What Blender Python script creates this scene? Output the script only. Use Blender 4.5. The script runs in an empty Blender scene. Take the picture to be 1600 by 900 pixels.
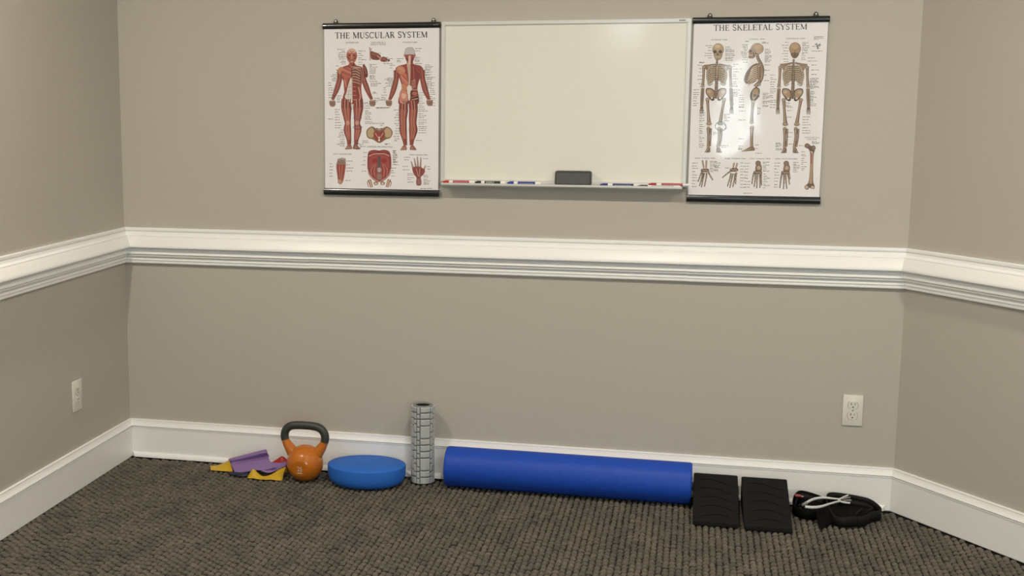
import bpy, bmesh, math, random
import numpy as np
from mathutils import Vector, Matrix

random.seed(7)
rng = np.random.default_rng(11)
sc = bpy.context.scene
COL = sc.collection

# ------------------------------------------------------------------ camera
cd = bpy.data.cameras.new('camera'); cam = bpy.data.objects.new('camera', cd); COL.objects.link(cam)
cd.sensor_fit = 'HORIZONTAL'; cd.sensor_width = 36.0
cd.lens = 2006.744 / 1600 * 36.0
cd.shift_x = (800 - 586.832) / 1600
cd.shift_y = (451.957 - 450) / 1600
cd.clip_start = 0.05
_r = Vector((0.970013, 0.243052, -0.000715)); _f = Vector((-0.240277, 0.958489, -0.153514)); _u = Vector((-0.036626, 0.149082, 0.988146))
cam.matrix_world = Matrix(((_r.x, _u.x, -_f.x, 2.28336), (_r.y, _u.y, -_f.y, -4.85251), (_r.z, _u.z, -_f.z, 1.52247), (0, 0, 0, 1)))
sc.camera = cam

# ------------------------------------------------------------------ world, exposure, light levels
w = bpy.data.worlds.new('world'); sc.world = w; w.use_nodes = True
w.node_tree.nodes['Background'].inputs[0].default_value = (0.75, 0.9, 0.85, 1)
w.node_tree.nodes['Background'].inputs[1].default_value = 1.0
vs = sc.view_settings
vs.view_transform = 'Standard'; vs.look = 'None'; vs.gamma = 1.0; vs.use_curve_mapping = False
vs.exposure = 0.0
CAN_POWER = 14.6                      # watts of each recessed ceiling lamp
CAN_COLOR = (1.0, 0.90, 0.765)
DAY_STRENGTH = 14.0                    # daylight on the window panes
DAY_COLOR = (0.80, 0.95, 0.98)
CEIL = 2.65
CANS = [(0.28, -1.75), (2.1, -1.75), (3.6, -1.75), (0.5, -4.0), (2.1, -4.0), (3.7, -4.0), (1.0, -6.0), (3.2, -6.0)]

# ------------------------------------------------------------------ helpers
def lin(r, g, b):
    f = lambda c: (c / 255) / 12.92 if c / 255 <= 0.04045 else ((c / 255 + 0.055) / 1.055) ** 2.4
    return (f(r), f(g), f(b))

MATS = {}
def mat(name, rgb, rough=0.5, spec=0.5, metal=0.0, coat=0.0, bump=None, var=None, sheen=0.0, coat_rough=0.05):
    """rgb is linear. bump=(scale, strength, distance); var=(scale, amount)"""
    if name in MATS: return MATS[name]
    m = bpy.data.materials.new(name); m.use_nodes = True
    nt = m.node_tree; b = nt.nodes['Principled BSDF']
    b.inputs['Base Color'].default_value = (*rgb, 1); b.inputs['Roughness'].default_value = rough
    b.inputs['Specular IOR Level'].default_value = spec; b.inputs['Metallic'].default_value = metal
    b.inputs['Coat Weight'].default_value = coat; b.inputs['Coat Roughness'].default_value = coat_rough
    b.inputs['Sheen Weight'].default_value = sheen
    if bump or var:
        tc = nt.nodes.new('ShaderNodeTexCoord')
    if bump:
        n = nt.nodes.new('ShaderNodeTexNoise'); n.inputs['Scale'].default_value = bump[0]; n.inputs['Detail'].default_value = 3
        nt.links.new(tc.outputs['Object'], n.inputs['Vector'])
        bp = nt.nodes.new('ShaderNodeBump'); bp.inputs['Strength'].default_value = bump[1]; bp.inputs['Distance'].default_value = bump[2]
        nt.links.new(n.outputs['Fac'], bp.inputs['Height']); nt.links.new(bp.outputs['Normal'], b.inputs['Normal'])
    if var:
        n2 = nt.nodes.new('ShaderNodeTexNoise'); n2.inputs['Scale'].default_value = var[0]; n2.inputs['Detail'].default_value = 4
        nt.links.new(tc.outputs['Object'], n2.inputs['Vector'])
        mx = nt.nodes.new('ShaderNodeMix'); mx.data_type = 'RGBA'
        mx.inputs[6].default_value = (*[c * (1 - var[1]) for c in rgb], 1); mx.inputs[7].default_value = (*[min(1, c * (1 + var[1])) for c in rgb], 1)
        nt.links.new(n2.outputs['Fac'], mx.inputs[0]); nt.links.new(mx.outputs[2], b.inputs['Base Color'])
    MATS[name] = m
    return m

def mesh_obj(name, verts, faces, m, parent=None, smooth=None, label=None):
    me = bpy.data.meshes.new(name)
    me.from_pydata([tuple(v) for v in verts], [], [tuple(f) for f in faces]); me.update()
    if smooth is not None:
        me.polygons.foreach_set('use_smooth', [True] * len(me.polygons))
        me.set_sharp_from_angle(angle=math.radians(smooth))
    o = bpy.data.objects.new(name, me); COL.objects.link(o)
    if m: me.materials.append(m)
    if parent: o.parent = parent
    if label: o['label'] = label
    return o

def thing(name, label, cat, loc=(0, 0, 0), group=None):
    o = bpy.data.objects.new(name, None); COL.objects.link(o)
    o.empty_display_size = 0.05; o.location = loc
    o['label'] = label; o['category'] = cat
    if group: o['group'] = group
    return o

def struct(o):
    o['kind'] = 'structure'; return o

def fix(bm):
    bmesh.ops.recalc_face_normals(bm, faces=bm.faces[:])

def bm_obj(name, bm, m, parent=None, smooth=None, label=None):
    fix(bm); me = bpy.data.meshes.new(name); bm.to_mesh(me); bm.free()
    if smooth is not None:
        me.polygons.foreach_set('use_smooth', [True] * len(me.polygons)); me.set_sharp_from_angle(angle=math.radians(smooth))
    o = bpy.data.objects.new(name, me); COL.objects.link(o)
    if m: me.materials.append(m)
    if parent: o.parent = parent
    if label: o['label'] = label
    return o

def add_box(bm, x0, x1, y0, y1, z0, z1, bevel=0.0, seg=2):
    vs_ = [bm.verts.new((x, y, z)) for x in (x0, x1) for y in (y0, y1) for z in (z0, z1)]
    q = [(0, 1, 3, 2), (4, 6, 7, 5), (0, 4, 5, 1), (2, 3, 7, 6), (0, 2, 6, 4), (1, 5, 7, 3)]
    fs = [bm.faces.new([vs_[i] for i in f]) for f in q]
    if bevel > 0:
        es = list({e for f in fs for e in f.edges})
        bmesh.ops.bevel(bm, geom=es, offset=bevel, segments=seg, profile=0.5, affect='EDGES')

def box(name, b, m, parent=None, bevel=0.0, seg=2, label=None):
    bm = bmesh.new(); add_box(bm, *b, bevel=bevel, seg=seg)
    return bm_obj(name, bm, m, parent, 40 if bevel > 0 else None, label)

def tube_data(pts, radii, n=12, closed=False, flat=1.0):
    """verts/faces of a tube through 3D points with a radius per point"""
    P = [Vector(p) for p in pts]; k = len(P); V = []; F = []
    if not hasattr(radii, '__len__'): radii = [radii] * k
    prev = None
    for i in range(k):
        a = P[(i - 1) % k] if (closed or i > 0) else P[i]; b = P[(i + 1) % k] if (closed or i < k - 1) else P[i]
        t = (b - a).normalized()
        if prev is None:
            up = Vector((0, 1, 0)) if abs(t.y) < 0.9 else Vector((1, 0, 0))
            nrm = (up - t * up.dot(t)).normalized()
        else:
            nrm = (prev - t * prev.dot(t)).normalized()
        prev = nrm; bn = t.cross(nrm)
        for j in range(n):
            an = 2 * math.pi * j / n
            V.append(P[i] + nrm * math.cos(an) * radii[i] * flat + bn * math.sin(an) * radii[i])
    rng_ = k if closed else k - 1
    for i in range(rng_):
        for j in range(n):
            F.append((i * n + j, i * n + (j + 1) % n, ((i + 1) % k) * n + (j + 1) % n, ((i + 1) % k) * n + j))
    if not closed:
        F.append(tuple(range(n))[::-1]); F.append(tuple((k - 1) * n + j for j in range(n)))
    return V, F

def lathe_data(prof, n=48, sx=1.0, sy=1.0):
    """prof = [(r, z)...] bottom to top, closed with caps if r == 0 at the ends"""
    V = []; F = []; rings = []
    for r, z in prof:
        if r < 1e-6:
            rings.append([len(V)]); V.append((0, 0, z))
        else:
            rings.append(list(range(len(V), len(V) + n)))
            V += [(r * sx * math.cos(2 * math.pi * j / n), r * sy * math.sin(2 * math.pi * j / n), z) for j in range(n)]
    for a, b in zip(rings[:-1], rings[1:]):
        for j in range(n):
            k = (j + 1) % n
            if len(a) == 1 and len(b) > 1: F.append((a[0], b[k], b[j]))
            elif len(b) == 1 and len(a) > 1: F.append((a[j], a[k], b[0]))
            elif len(a) > 1: F.append((a[j], a[k], b[k], b[j]))
    return V, F

def catmull(pts, n=6, closed=False):
    P = [np.array(p, float) for p in pts]; k = len(P); out = []
    for i in range(k if closed else k - 1):
        p0 = P[(i - 1) % k] if (closed or i > 0) else P[i]
        p1 = P[i]; p2 = P[(i + 1) % k]
        p3 = P[(i + 2) % k] if (closed or i + 2 < k) else p2
        for j in range(n):
            t = j / n
            out.append(0.5 * ((2 * p1) + (-p0 + p2) * t + (2 * p0 - 5 * p1 + 4 * p2 - p3) * t * t + (-p0 + 3 * p1 - 3 * p2 + p3) * t ** 3))
    if not closed: out.append(P[-1])
    return out

def text_mesh(body, size):
    cu = bpy.data.curves.new('lettering', 'FONT'); cu.body = body; cu.size = size; cu.align_x = 'CENTER'; cu.align_y = 'CENTER'
    o = bpy.data.objects.new('lettering', cu); COL.objects.link(o)
    dg = bpy.context.evaluated_depsgraph_get(); dg.update()
    me = bpy.data.meshes.new_from_object(o.evaluated_get(dg))
    V = [tuple(v.co) for v in me.vertices]; F = [tuple(p.vertices) for p in me.polygons]
    bpy.data.objects.remove(o); bpy.data.curves.remove(cu); bpy.data.meshes.remove(me)
    return V, F

# ------------------------------------------------------------------ materials of the room
M_WALL = mat('greige_wall_paint', (0.485, 0.453, 0.400), 0.6, 0.3, bump=(260, 0.08, 0.002))
M_TRIM = mat('white_trim_paint', (0.87, 0.868, 0.855), 0.35, 0.5, bump=(60, 0.02, 0.002))
M_CEIL = mat('ceiling_paint', (0.78, 0.76, 0.72), 0.8, 0.2)
M_BLACK = mat('black_plastic', (0.012, 0.012, 0.013), 0.35, 0.5)

# ------------------------------------------------------------------ room shell
XR = 3.0155; AR = math.radians(52.28); LR = 2.2
RDIR = Vector((math.cos(AR), -math.sin(AR), 0)); RN = Vector((-math.sin(AR), -math.cos(AR), 0))
PR = Vector((XR, 0, 0)) + RDIR * LR
YREAR = -7.2
T = 0.1
def prism(name, poly, z0, z1, m):
    n = len(poly); V = [(x, y, z0) for x, y in poly] + [(x, y, z1) for x, y in poly]
    F = [tuple(range(n))[::-1], tuple(range(n, 2 * n))] + [(i, (i + 1) % n, n + (i + 1) % n, n + i) for i in range(n)]
    bm = bmesh.new(); vv = [bm.verts.new(v) for v in V]; [bm.faces.new([vv[i] for i in f]) for f in F]
    return bm_obj(name, bm, m)
struct(prism('wall_back', [(-T, 0), (XR, 0), (XR + 0.05, T), (-T, T)], -0.05, CEIL + 0.05, M_WALL))
struct(prism('wall_left', [(-T, YREAR - T), (0, YREAR - T), (0, 0), (-T, 0)], -0.05, CEIL + 0.05, M_WALL))
struct(prism('wall_right', [(XR, 0), (PR.x, PR.y), (PR.x - RN.x * T, PR.y - RN.y * T), (XR + 0.05, T)], -0.05, CEIL + 0.05, M_WALL))
struct(prism('wall_side', [(PR.x, YREAR - T), (PR.x + T, YREAR - T), (PR.x + T, PR.y + 0.06), (PR.x, PR.y)], -0.05, CEIL + 0.05, M_WALL))
struct(prism('ceiling', [(-T, YREAR - T), (PR.x + T, YREAR - T), (PR.x + T, T), (-T, T)], CEIL, CEIL + 0.1, M_CEIL))
# rear wall behind the viewer, with three daylit windows
WIN = [(1.46, 1.76, 1.90, 2.34), (2.42, 2.74, 0.95, 1.85), (3.45, 4.25, 0.25, 2.20)]
bm = bmesh.new()
_x = 0.0
for a, b, z0, z1 in WIN:
    add_box(bm, _x, a, YREAR - T, YREAR, -0.05, CEIL + 0.05); add_box(bm, a, b, YREAR - T, YREAR, -0.05, z0); add_box(bm, a, b, YREAR - T, YREAR, z1, CEIL + 0.05); _x = b
add_box(bm, _x, PR.x, YREAR - T, YREAR, -0.05, CEIL + 0.05)
struct(bm_obj('wall_rear', bm, M_WALL))
M_DAY = bpy.data.materials.new('daylit_window_pane'); M_DAY.use_nodes = True
_nt = M_DAY.node_tree; _nt.nodes.remove(_nt.nodes['Principled BSDF'])
_e = _nt.nodes.new('ShaderNodeEmission'); _e.inputs[0].default_value = (*DAY_COLOR, 1); _e.inputs[1].default_value = DAY_STRENGTH
_nt.links.new(_e.outputs[0], _nt.nodes['Material Output'].inputs[0])
for i, (a, b, WZ0, WZ1) in enumerate(WIN):
    bm = bmesh.new(); y0, y1 = YREAR - 0.06, YREAR + 0.015
    for bx in ((a - .05, a + .03, WZ0 - .05, WZ1 + .05), (b - .03, b + .05, WZ0 - .05, WZ1 + .05), (a + .03, b - .03, WZ1 - .03, WZ1 + .05), (a + .03, b - .03, WZ0 - .05, WZ0 + .03)):
        add_box(bm, bx[0], bx[1], YREAR + .001, y1, bx[2], bx[3])
    win = struct(bm_obj('window_%d' % (i + 1), bm, M_TRIM))
    for k in range(1, 4):
        zz = WZ0 + (WZ1 - WZ0) * k / 4; box('muntin', (a, b, y0 + .02, y0 + .045, zz - .012, zz + .012), M_TRIM, win)
    box('muntin', ((a + b) / 2 - .012, (a + b) / 2 + .012, y0 + .0195, y0 + .0455, WZ0, WZ1), M_TRIM, win)
    box('pane', (a, b, y0, y0 + .008, WZ0, WZ1), M_DAY, win)

# ------------------------------------------------------------------ floor and woven carpet
def carpet_mat(name, dark):
    m = bpy.data.materials.new(name); m.use_nodes = True; nt = m.node_tree; b = nt.nodes['Principled BSDF']
    b.inputs['Roughness'].default_value = 0.95; b.inputs['Specular IOR Level'].default_value = 0.15
    g = nt.nodes.new('ShaderNodeNewGeometry')
    mp = nt.nodes.new('ShaderNodeMapping'); mp.inputs['Scale'].default_value = (1.0, 0.45, 1.0); nt.links.new(g.outputs['Position'], mp.inputs[0])
    n = nt.nodes.new('ShaderNodeTexNoise'); n.inputs['Scale'].default_value = 9.0; n.inputs['Detail'].default_value = 4; n.inputs['Roughness'].default_value = 0.65
    nt.links.new(mp.outputs[0], n.inputs['Vector'])
    cr = nt.nodes.new('ShaderNodeValToRGB')
    el = cr.color_ramp.elements
    el[0].position = 0.30; el[0].color = (0.105 * dark, 0.100 * dark, 0.090 * dark, 1)
    el[1].position = 0.72; el[1].color = (0.195 * dark, 0.170 * dark, 0.135 * dark, 1)
    e2 = el.new(0.5); e2.color = (0.150 * dark, 0.136 * dark, 0.112 * dark, 1)
    nt.links.new(n.outputs['Fac'], cr.inputs[0])
    f = nt.nodes.new('ShaderNodeTexNoise'); f.inputs['Scale'].default_value = 420; nt.links.new(g.outputs['Position'], f.inputs['Vector'])
    mr = nt.nodes.new('ShaderNodeMapRange'); mr.inputs[1].default_value = .3; mr.inputs[2].default_value = .7; mr.inputs[3].default_value = .6; mr.inputs[4].default_value = 1.4
    nt.links.new(f.outputs['Fac'], mr.inputs[0])
    mx = nt.nodes.new('ShaderNodeMix'); mx.data_type = 'RGBA'; mx.blend_type = 'MULTIPLY'; mx.inputs[0].default_value = 1
    nt.links.new(cr.outputs[0], mx.inputs[6]); nt.links.new(mr.outputs[0], mx.inputs[7]); nt.links.new(mx.outputs[2], b.inputs['Base Color'])
    if dark > 0.5:
        va = nt.nodes.new('ShaderNodeVertexColor'); va.layer_name = 'Yarn'
        m2 = nt.nodes.new('ShaderNodeMix'); m2.data_type = 'RGBA'; m2.blend_type = 'MULTIPLY'; m2.inputs[0].default_value = 1
        nt.links.new(mx.outputs[2], m2.inputs[6]); nt.links.new(va.outputs[0], m2.inputs[7]); nt.links.new(m2.outputs[2], b.inputs['Base Color'])
    return m
M_CARPET = carpet_mat('carpet_yarn', 0.82); M_BACKING = carpet_mat('carpet_backing', 0.15)  # backing much darker than the yarn: shade between loops put into its colour
floor = struct(prism('floor', [(0, YREAR), (PR.x, YREAR), (PR.x, PR.y), (XR, 0), (0, 0)], -0.05, -0.0085, M_BACKING))
CW, CDP = 0.0213, 0.0325
cx = np.arange(0.012, 3.85, CW); cy = np.arange(-0.02, -2.3, -CDP)
gx, gy = np.meshgrid(cx, cy); colid = np.tile(np.arange(len(cx)), (len(cy), 1))
gx = gx + rng.normal(0, .0008, gx.shape); gy = gy + (rng.random(len(cx)) * 0.3)[colid] * CDP + (colid % 2) * CDP * 0.35 + rng.normal(0, .0018, gy.shape)
px_, py_ = gx.ravel(), gy.ravel()
dist = (px_ - XR) * RN.x + (py_) * RN.y
keep = (py_ < -0.018) & ((dist > 0.018) | (px_ < XR - 0.05)) & (dist > 0.012)
px_, py_ = px_[keep], py_[keep]; nt_ = len(px_)
U = np.array([-1, -.62, 0, .62, 1.]); Vv = np.array([-1, -.7, 0, .7, 1.])
uu, vv = np.meshgrid(U, Vv); uu, vv = uu.ravel(), vv.ravel()
hh = (1 - np.abs(uu) ** 2.4) * (1 - np.abs(vv) ** 3.6)
ww = CW * 0.475 * (1 + rng.normal(0, .06, nt_)); dd = CDP * 0.415 * (1 + rng.normal(0, .06, nt_)); ht = 0.0105 * (1 + rng.normal(0, .12, nt_))
rot = rng.normal(0, .10, nt_)
lx = uu[None] * ww[:, None]; ly = vv[None] * dd[:, None]
X_ = px_[:, None] + lx * np.cos(rot)[:, None] - ly * np.sin(rot)[:, None]
Y_ = py_[:, None] + lx * np.sin(rot)[:, None] + ly * np.cos(rot)[:, None] - 0.0065 * hh[None]
Z_ = -0.0090 + hh[None] * ht[:, None]
Z_ = np.minimum(Z_, 0.0020)
V_ = np.stack([X_, Y_, Z_], -1).reshape(-1, 3)
q = np.array([[r * 5 + c, r * 5 + c + 1, (r + 1) * 5 + c + 1, (r + 1) * 5 + c] for r in range(4) for c in range(4)])
F_ = (q[None] + (np.arange(nt_) * 25)[:, None, None]).reshape(-1, 4)
me = bpy.data.meshes.new('carpet_loops')
me.vertices.add(len(V_)); me.vertices.foreach_set('co', V_.astype(np.float32).ravel())
me.loops.add(F_.size); me.loops.foreach_set('vertex_index', F_.astype(np.int32).ravel())
me.polygons.add(len(F_)); me.polygons.foreach_set('loop_start', np.arange(0, F_.size, 4, dtype=np.int32))
me.update(calc_edges=True); me.polygons.foreach_set('use_smooth', np.ones(len(F_), bool))
_ca = me.color_attributes.new('Yarn', 'FLOAT_COLOR', 'POINT'); _t = np.repeat(np.clip(rng.normal(1.0, .07, nt_), .7, 1.3), 25); _ca.data.foreach_set('color', np.stack([_t, _t, _t, np.ones_like(_t)], -1).astype(np.float32).ravel())
me.materials.append(M_CARPET)
carpet = bpy.data.objects.new('carpet_loops', me); COL.objects.link(carpet); carpet.parent = floor
carpet['kind'] = 'stuff'; carpet['label'] = 'grey brown woven loop carpet'

# ------------------------------------------------------------------ mouldings
RAIL_Z = 0.9655
CAP = [(0, 0), (0, 9), (2, 10.5), (10, 11.5), (12, 11), (12.5, 7), (15, 7), (15.5, 12), (17, 12.5), (24, 13), (28, 16), (30, 20.5), (31, 25), (33.5, 26), (34.5, 25.2), (36, 26.5), (48, 33), (60, 40), (68, 44), (73, 45.5), (77, 45), (80, 42), (81.5, 37), (82, 30), (82, 0)]
LOW = [(82, 0), (82, 27), (87.5, 26.5), (88, 29), (90.5, 29), (91, 25.5), (98.5, 24.5), (100, 28), (102, 29.5), (105, 29.5), (107, 27.5), (108, 23), (110, 21.5), (110.5, 24), (113.5, 24), (114, 20), (117, 18), (121, 15), (125, 14), (126, 15.5), (130, 16.5), (132.5, 15.5), (133, 12), (135, 12), (136, 14.5), (139, 15), (143, 14.5), (145.5, 12), (146.5, 9), (146.5, 0)]
BASE_Z = 0.158
BASE = [(0, 0), (0, 5), (1, 7.5), (4, 8.5), (6.5, 8), (8, 8.5), (14, 10), (20, 13), (25, 16.5), (27.5, 17.5), (28.5, 16.5), (29, 10.5), (31, 10.5), (31.3, 16.5), (33, 17), (35, 16.5), (36, 15), (152, 15), (158, 15), (158, 0)]
def moulding(name, prof, ztop, A, B, nrm, ka, kb, m, parent=None, dz=0.0):
    """extrude profile [(down mm, out mm)] from A to B; ka/kb = mitre shift per unit depth at each end"""
    A, B, nrm = Vector(A), Vector(B), Vector(nrm); t = (B - A).normalized(); n = len(prof)
    V = []
    for (P, k, s) in ((A, ka, 1), (B, kb, -1)):
        for dn, out in prof:
            d = out / 1000
            v = P + nrm * d + t * (s * k * d); V.append((v.x, v.y, ztop - dn / 1000 + dz))
    bm = bmesh.new(); vv_ = [bm.verts.new(v) for v in V]
    for i in range(n): bm.faces.new([vv_[i], vv_[(i + 1) % n], vv_[n + (i + 1) % n], vv_[n + i]])
    bm.faces.new(vv_[:n]); bm.faces.new(vv_[n:])
    return bm_obj(name, bm, m, parent, 28)
KL, KR = 1.0, 1 / math.tan((math.pi - AR) / 2)
o0, o1, o2 = (0, 0, 0), (XR, 0, 0), (PR.x, PR.y, 0)
eps = 0.0004
t1 = struct(moulding('trim_1', CAP, RAIL_Z, (0, -eps, 0), (XR, -eps, 0), (0, -1, 0), KL, KR, M_TRIM))
cuts = [0, 0.80, 2.26, XR]
for i in range(3):
    moulding('lower_moulding', LOW, RAIL_Z, (cuts[i], -eps, 0), (cuts[i + 1], -eps, 0), (0, -1, 0), KL if i == 0 else 0, KR if i == 2 else 0, M_TRIM, t1, (-0.0012, 0.0, -0.0009)[i])
t2 = struct(moulding('trim_2', CAP, RAIL_Z, (eps, -6.8, 0), (eps, 0, 0), (1, 0, 0), 0, KL, M_TRIM))
moulding('lower_moulding', LOW, RAIL_Z, (eps, -6.8, 0), (eps, 0, 0), (1, 0, 0), 0, KL, M_TRIM, t2)
t3 = struct(moulding('trim_3', CAP, RAIL_Z, Vector(o1) + RN * eps, Vector(o2) + RN * eps, RN, KR, 0, M_TRIM))
moulding('lower_moulding', LOW, RAIL_Z, Vector(o1) + RN * eps, Vector(o2) + RN * eps, RN, KR, 0, M_TRIM, t3)
bb = struct(moulding('baseboard_back', BASE, BASE_Z, (0, -eps, 0), (XR, -eps, 0), (0, -1, 0), KL, KR, M_TRIM))
SHOE = [(139, 15.2), (139.5, 18), (142, 23), (146, 26.5), (151, 29), (158, 29.5), (158, 15.2)]
moulding('shoe_moulding', SHOE, BASE_Z, (0.0, -eps, 0), (3.004, -eps, 0), (0, -1, 0), 1.0, 0.8, M_TRIM, bb)
struct(moulding('baseboard_left', BASE, BASE_Z, (eps, -6.8, 0), (eps, 0, 0), (1, 0, 0), 0, KL, M_TRIM))
struct(moulding('baseboard_right', BASE, BASE_Z, Vector(o1) + RN * eps, Vector(o2) + RN * eps, RN, KR, 0, M_TRIM))

# ------------------------------------------------------------------ recessed ceiling lamps
M_CAN = mat('lamp_ring_white', (0.85, 0.85, 0.83), 0.4)
M_LENS = bpy.data.materials.new('lamp_lens'); M_LENS.use_nodes = True
_p = M_LENS.node_tree.nodes['Principled BSDF']; _p.inputs['Emission Color'].default_value = (*CAN_COLOR, 1); _p.inputs['Emission Strength'].default_value = 3
where = ['left wall in the first row', 'room middle in the first row', 'angled right wall in the first row', 'left wall in the second row', 'room middle in the second row', 'right wall in the second row', 'rear wall on the left', 'rear wall on the right']
for (x, y), wh in zip(CANS, where):
    t = thing('recessed_light', 'round white recessed ceiling lamp nearest the ' + wh, 'ceiling light', (x, y, CEIL), 'recessed ceiling lamps')
    V, F = lathe_data([(0.062, -0.0005), (0.062, -0.006), (0.072, -0.008), (0.082, -0.006), (0.085, -0.0005)], 32); mesh_obj('trim_ring', V, F, M_CAN, t, 40)
    V, F = lathe_data([(0, -0.002), (0.062, -0.002)], 32); mesh_obj('lens', V, F, M_LENS, t)
    ld = bpy.data.lights.new('lamp', 'AREA'); ld.shape = 'DISK'; ld.size = 0.09; ld.energy = CAN_POWER * (1.7 if y > -2 else 0.55); ld.color = CAN_COLOR
    lo = bpy.data.objects.new('lamp', ld); COL.objects.link(lo); lo.location = (0, 0, -0.012); lo.parent = t

# ------------------------------------------------------------------ whiteboard
M_ALU = mat('satin_aluminium_frame', (0.70, 0.695, 0.67), 0.38, 0.5, metal=0.25)
M_BOARD = mat('whiteboard_enamel', (0.80, 0.79, 0.715), 0.3, 0.4, coat=0.8, coat_rough=0.11)
BX0, BX1, BZ0, BZ1 = 1.3275, 2.2410, 1.1720, 1.7745
BC = (BX0 + BX1) / 2
wb = thing('whiteboard', 'white dry erase board in an aluminium frame between two anatomy posters', 'whiteboard', (BC, 0, BZ0))
hw = (BX1 - BX0) / 2; hh_ = BZ1 - BZ0; fw = 0.0135
box('writing_panel', (-hw + .006, hw - .006, -0.011, -0.001, .006, hh_ - .006), M_BOARD, wb)
def rail(name, poly, y0, y1):
    n = len(poly); bm = bmesh.new()
    a = [bm.verts.new((x, y0, z)) for x, z in poly]; b = [bm.verts.new((x, y1, z)) for x, z in poly]
    bm.faces.new(a); bm.faces.new(b)
    for i in range(n): bm.faces.new([a[i], a[(i + 1) % n], b[(i + 1) % n], b[i]])
    bmesh.ops.bevel(bm, geom=[e for e in bm.edges], offset=0.0015, segments=2, affect='EDGES')
    return bm_obj(name, bm, M_ALU, wb, 40)
rail('frame_rail', [(-hw, hh_), (hw, hh_), (hw - fw, hh_ - fw), (-hw + fw, hh_ - fw)], -0.018, -0.0005)
rail('frame_rail', [(-hw, 0), (-hw, hh_), (-hw + fw, hh_ - fw), (-hw + fw, fw)], -0.018, -0.0005)
rail('frame_rail', [(hw, 0), (hw, hh_), (hw - fw, hh_ - fw), (hw - fw, fw)], -0.018, -0.0005)
rail('frame_rail', [(-hw, 0), (hw, 0), (hw - fw, fw), (-hw + fw, fw)], -0.018, -0.0005)
# pen tray : an L profile with a small front lip
TR = [(-0.018, 0.0005), (-0.018, -0.006), (-0.060, -0.008), (-0.064, -0.005), (-0.064, 0.002), (-0.062, 0.002), (-0.061, -0.003), (-0.021, -0.0015), (-0.0195, 0.0005)]
bm = bmesh.new(); nn = len(TR)
a = [bm.verts.new((-hw + .012, y, z)) for y, z in TR]; b = [bm.verts.new((hw - .012, y, z)) for y, z in TR]
bm.faces.new(a); bm.faces.new(b)
for i in range(nn): bm.faces.new([a[i], a[(i + 1) % nn], b[(i + 1) % nn], b[i]])
bm_obj('pen_tray', bm, M_ALU, wb)
M_CAPGREY = mat('grey_corner_plastic', (0.33, 0.33, 0.31), 0.5)
for s in (-1, 1): box('corner_cap', (s * hw - .007 - (.004 if s > 0 else -.004), s * hw + .007 - (.004 if s > 0 else -.004), -0.0195, -0.001, -0.008, 0.006), M_CAPGREY, wb, 0.002)
st = box('maker_sticker', (0.410, 0.438, -0.0188, -0.0178, hh_ - .0095, hh_ - .0028), mat('sticker_white', (0.8, 0.8, 0.74), 0.4), wb)
bm = bmesh.new(); x = 0.4125
while x < 0.4345:
    wdt = random.uniform(0.0018, 0.003); add_box(bm, x, x + wdt, -0.0191, -0.0189, hh_ - .0078 - random.random() * .0005, hh_ - .0045 + random.random() * .0006); x += wdt + 0.0006
bm_obj('sticker_print', bm, mat('ink_black', (0.02, 0.02, 0.02), 0.5), st)

# markers lying in the tray
M_WHITEPL = mat('marker_white_barrel', (0.82, 0.80, 0.76), 0.3)
def marker(x0, x1, y, z, capcol, labcol, label, expo=False, r=0.0065, yaw=0.0, capfrac=0.2, labw=(.32, .84)):
    L = x1 - x0
    t = thing('dry_erase_marker', label, 'marker', ((x0 + x1) / 2, y, z), 'markers in the whiteboard tray'); t.rotation_euler = (0, 0, yaw)
    def cyl(name, prof, m, par):
        V, F = lathe_data([(rr, xx) for xx, rr in prof], 20)
        return mesh_obj(name, [(v[2] - L / 2, v[1], v[0] + r) for v in V], F, m, par, 40)
    barrel = cyl('barrel', [(L * capfrac, 0), (L * capfrac, r * .92), (L * .97, r * .95), (L * .985, r * .7), (L, r * .65), (L, 0)], M_WHITEPL, t)
    mc = mat('marker_cap_' + '_'.join(str(int(c * 1000)) for c in capcol), capcol, 0.35)
    cyl('cap', [(0, 0), (0, r * .35), (L * .02, r * .55), (L * .055, r * .72), (L * .075, r * 1.0), (L * capfrac, r * 1.02), (L * capfrac, 0)], mc, t)
    # printed sleeve wraps the camera facing half of the barrel
    n = 10; V = []; F = []
    for xx in (L * labw[0], L * labw[1]):
        for j in range(n + 1):
            an = math.radians(-60 + 150 * j / n)
            V.append((xx - L / 2, -math.cos(an) * r * .965, math.sin(an) * r * .965 + r))
    for j in range(n): F.append((j, j + 1, n + 2 + j, n + 1 + j))
    lb = mesh_obj('printed_sleeve', V, F, mat('sleeve_' + '_'.join(str(int(c * 1000)) for c in labcol), labcol, 0.4), barrel, 60)
    if expo:
        V, F = text_mesh('EXPO', 0.0105)
        mw = mat('print_white', (0.8, 0.8, 0.78), 0.5)
        mesh_obj('lettering', [(v[0] * 1.15 + L * .50 - L / 2 + v[1] * .25, -r * .985 + abs(v[1]) * .06, v[1] * .95 + r * 1.12) for v in V], F, mw, barrel)
    else:
        lite = tuple(min(1, c * .55 + .32) for c in labcol); bm = bmesh.new(); xx = L * (labw[0] + .05)
        while xx < L * (labw[1] - .08):
            d_ = random.uniform(.004, .009); add_box(bm, xx - L / 2, xx + d_ - L / 2, -r * .99, -r * .97, r * .85, r * 1.15); xx += d_ + .002
        bm_obj('small_print', bm, mat('smallprint_' + '_'.join(str(int(c * 1000)) for c in labcol), lite, 0.5), barrel)
    return t
RED, BLK, BLU = (0.50, 0.012, 0.012), (0.012, 0.012, 0.014), (0.012, 0.035, 0.30)
ZT = BZ0 - 0.0028
marker(1.3425, 1.4640, -0.044, ZT, RED, (0.42, 0.06, 0.09), 'red capped marker at the far left end of the whiteboard tray')
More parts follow.
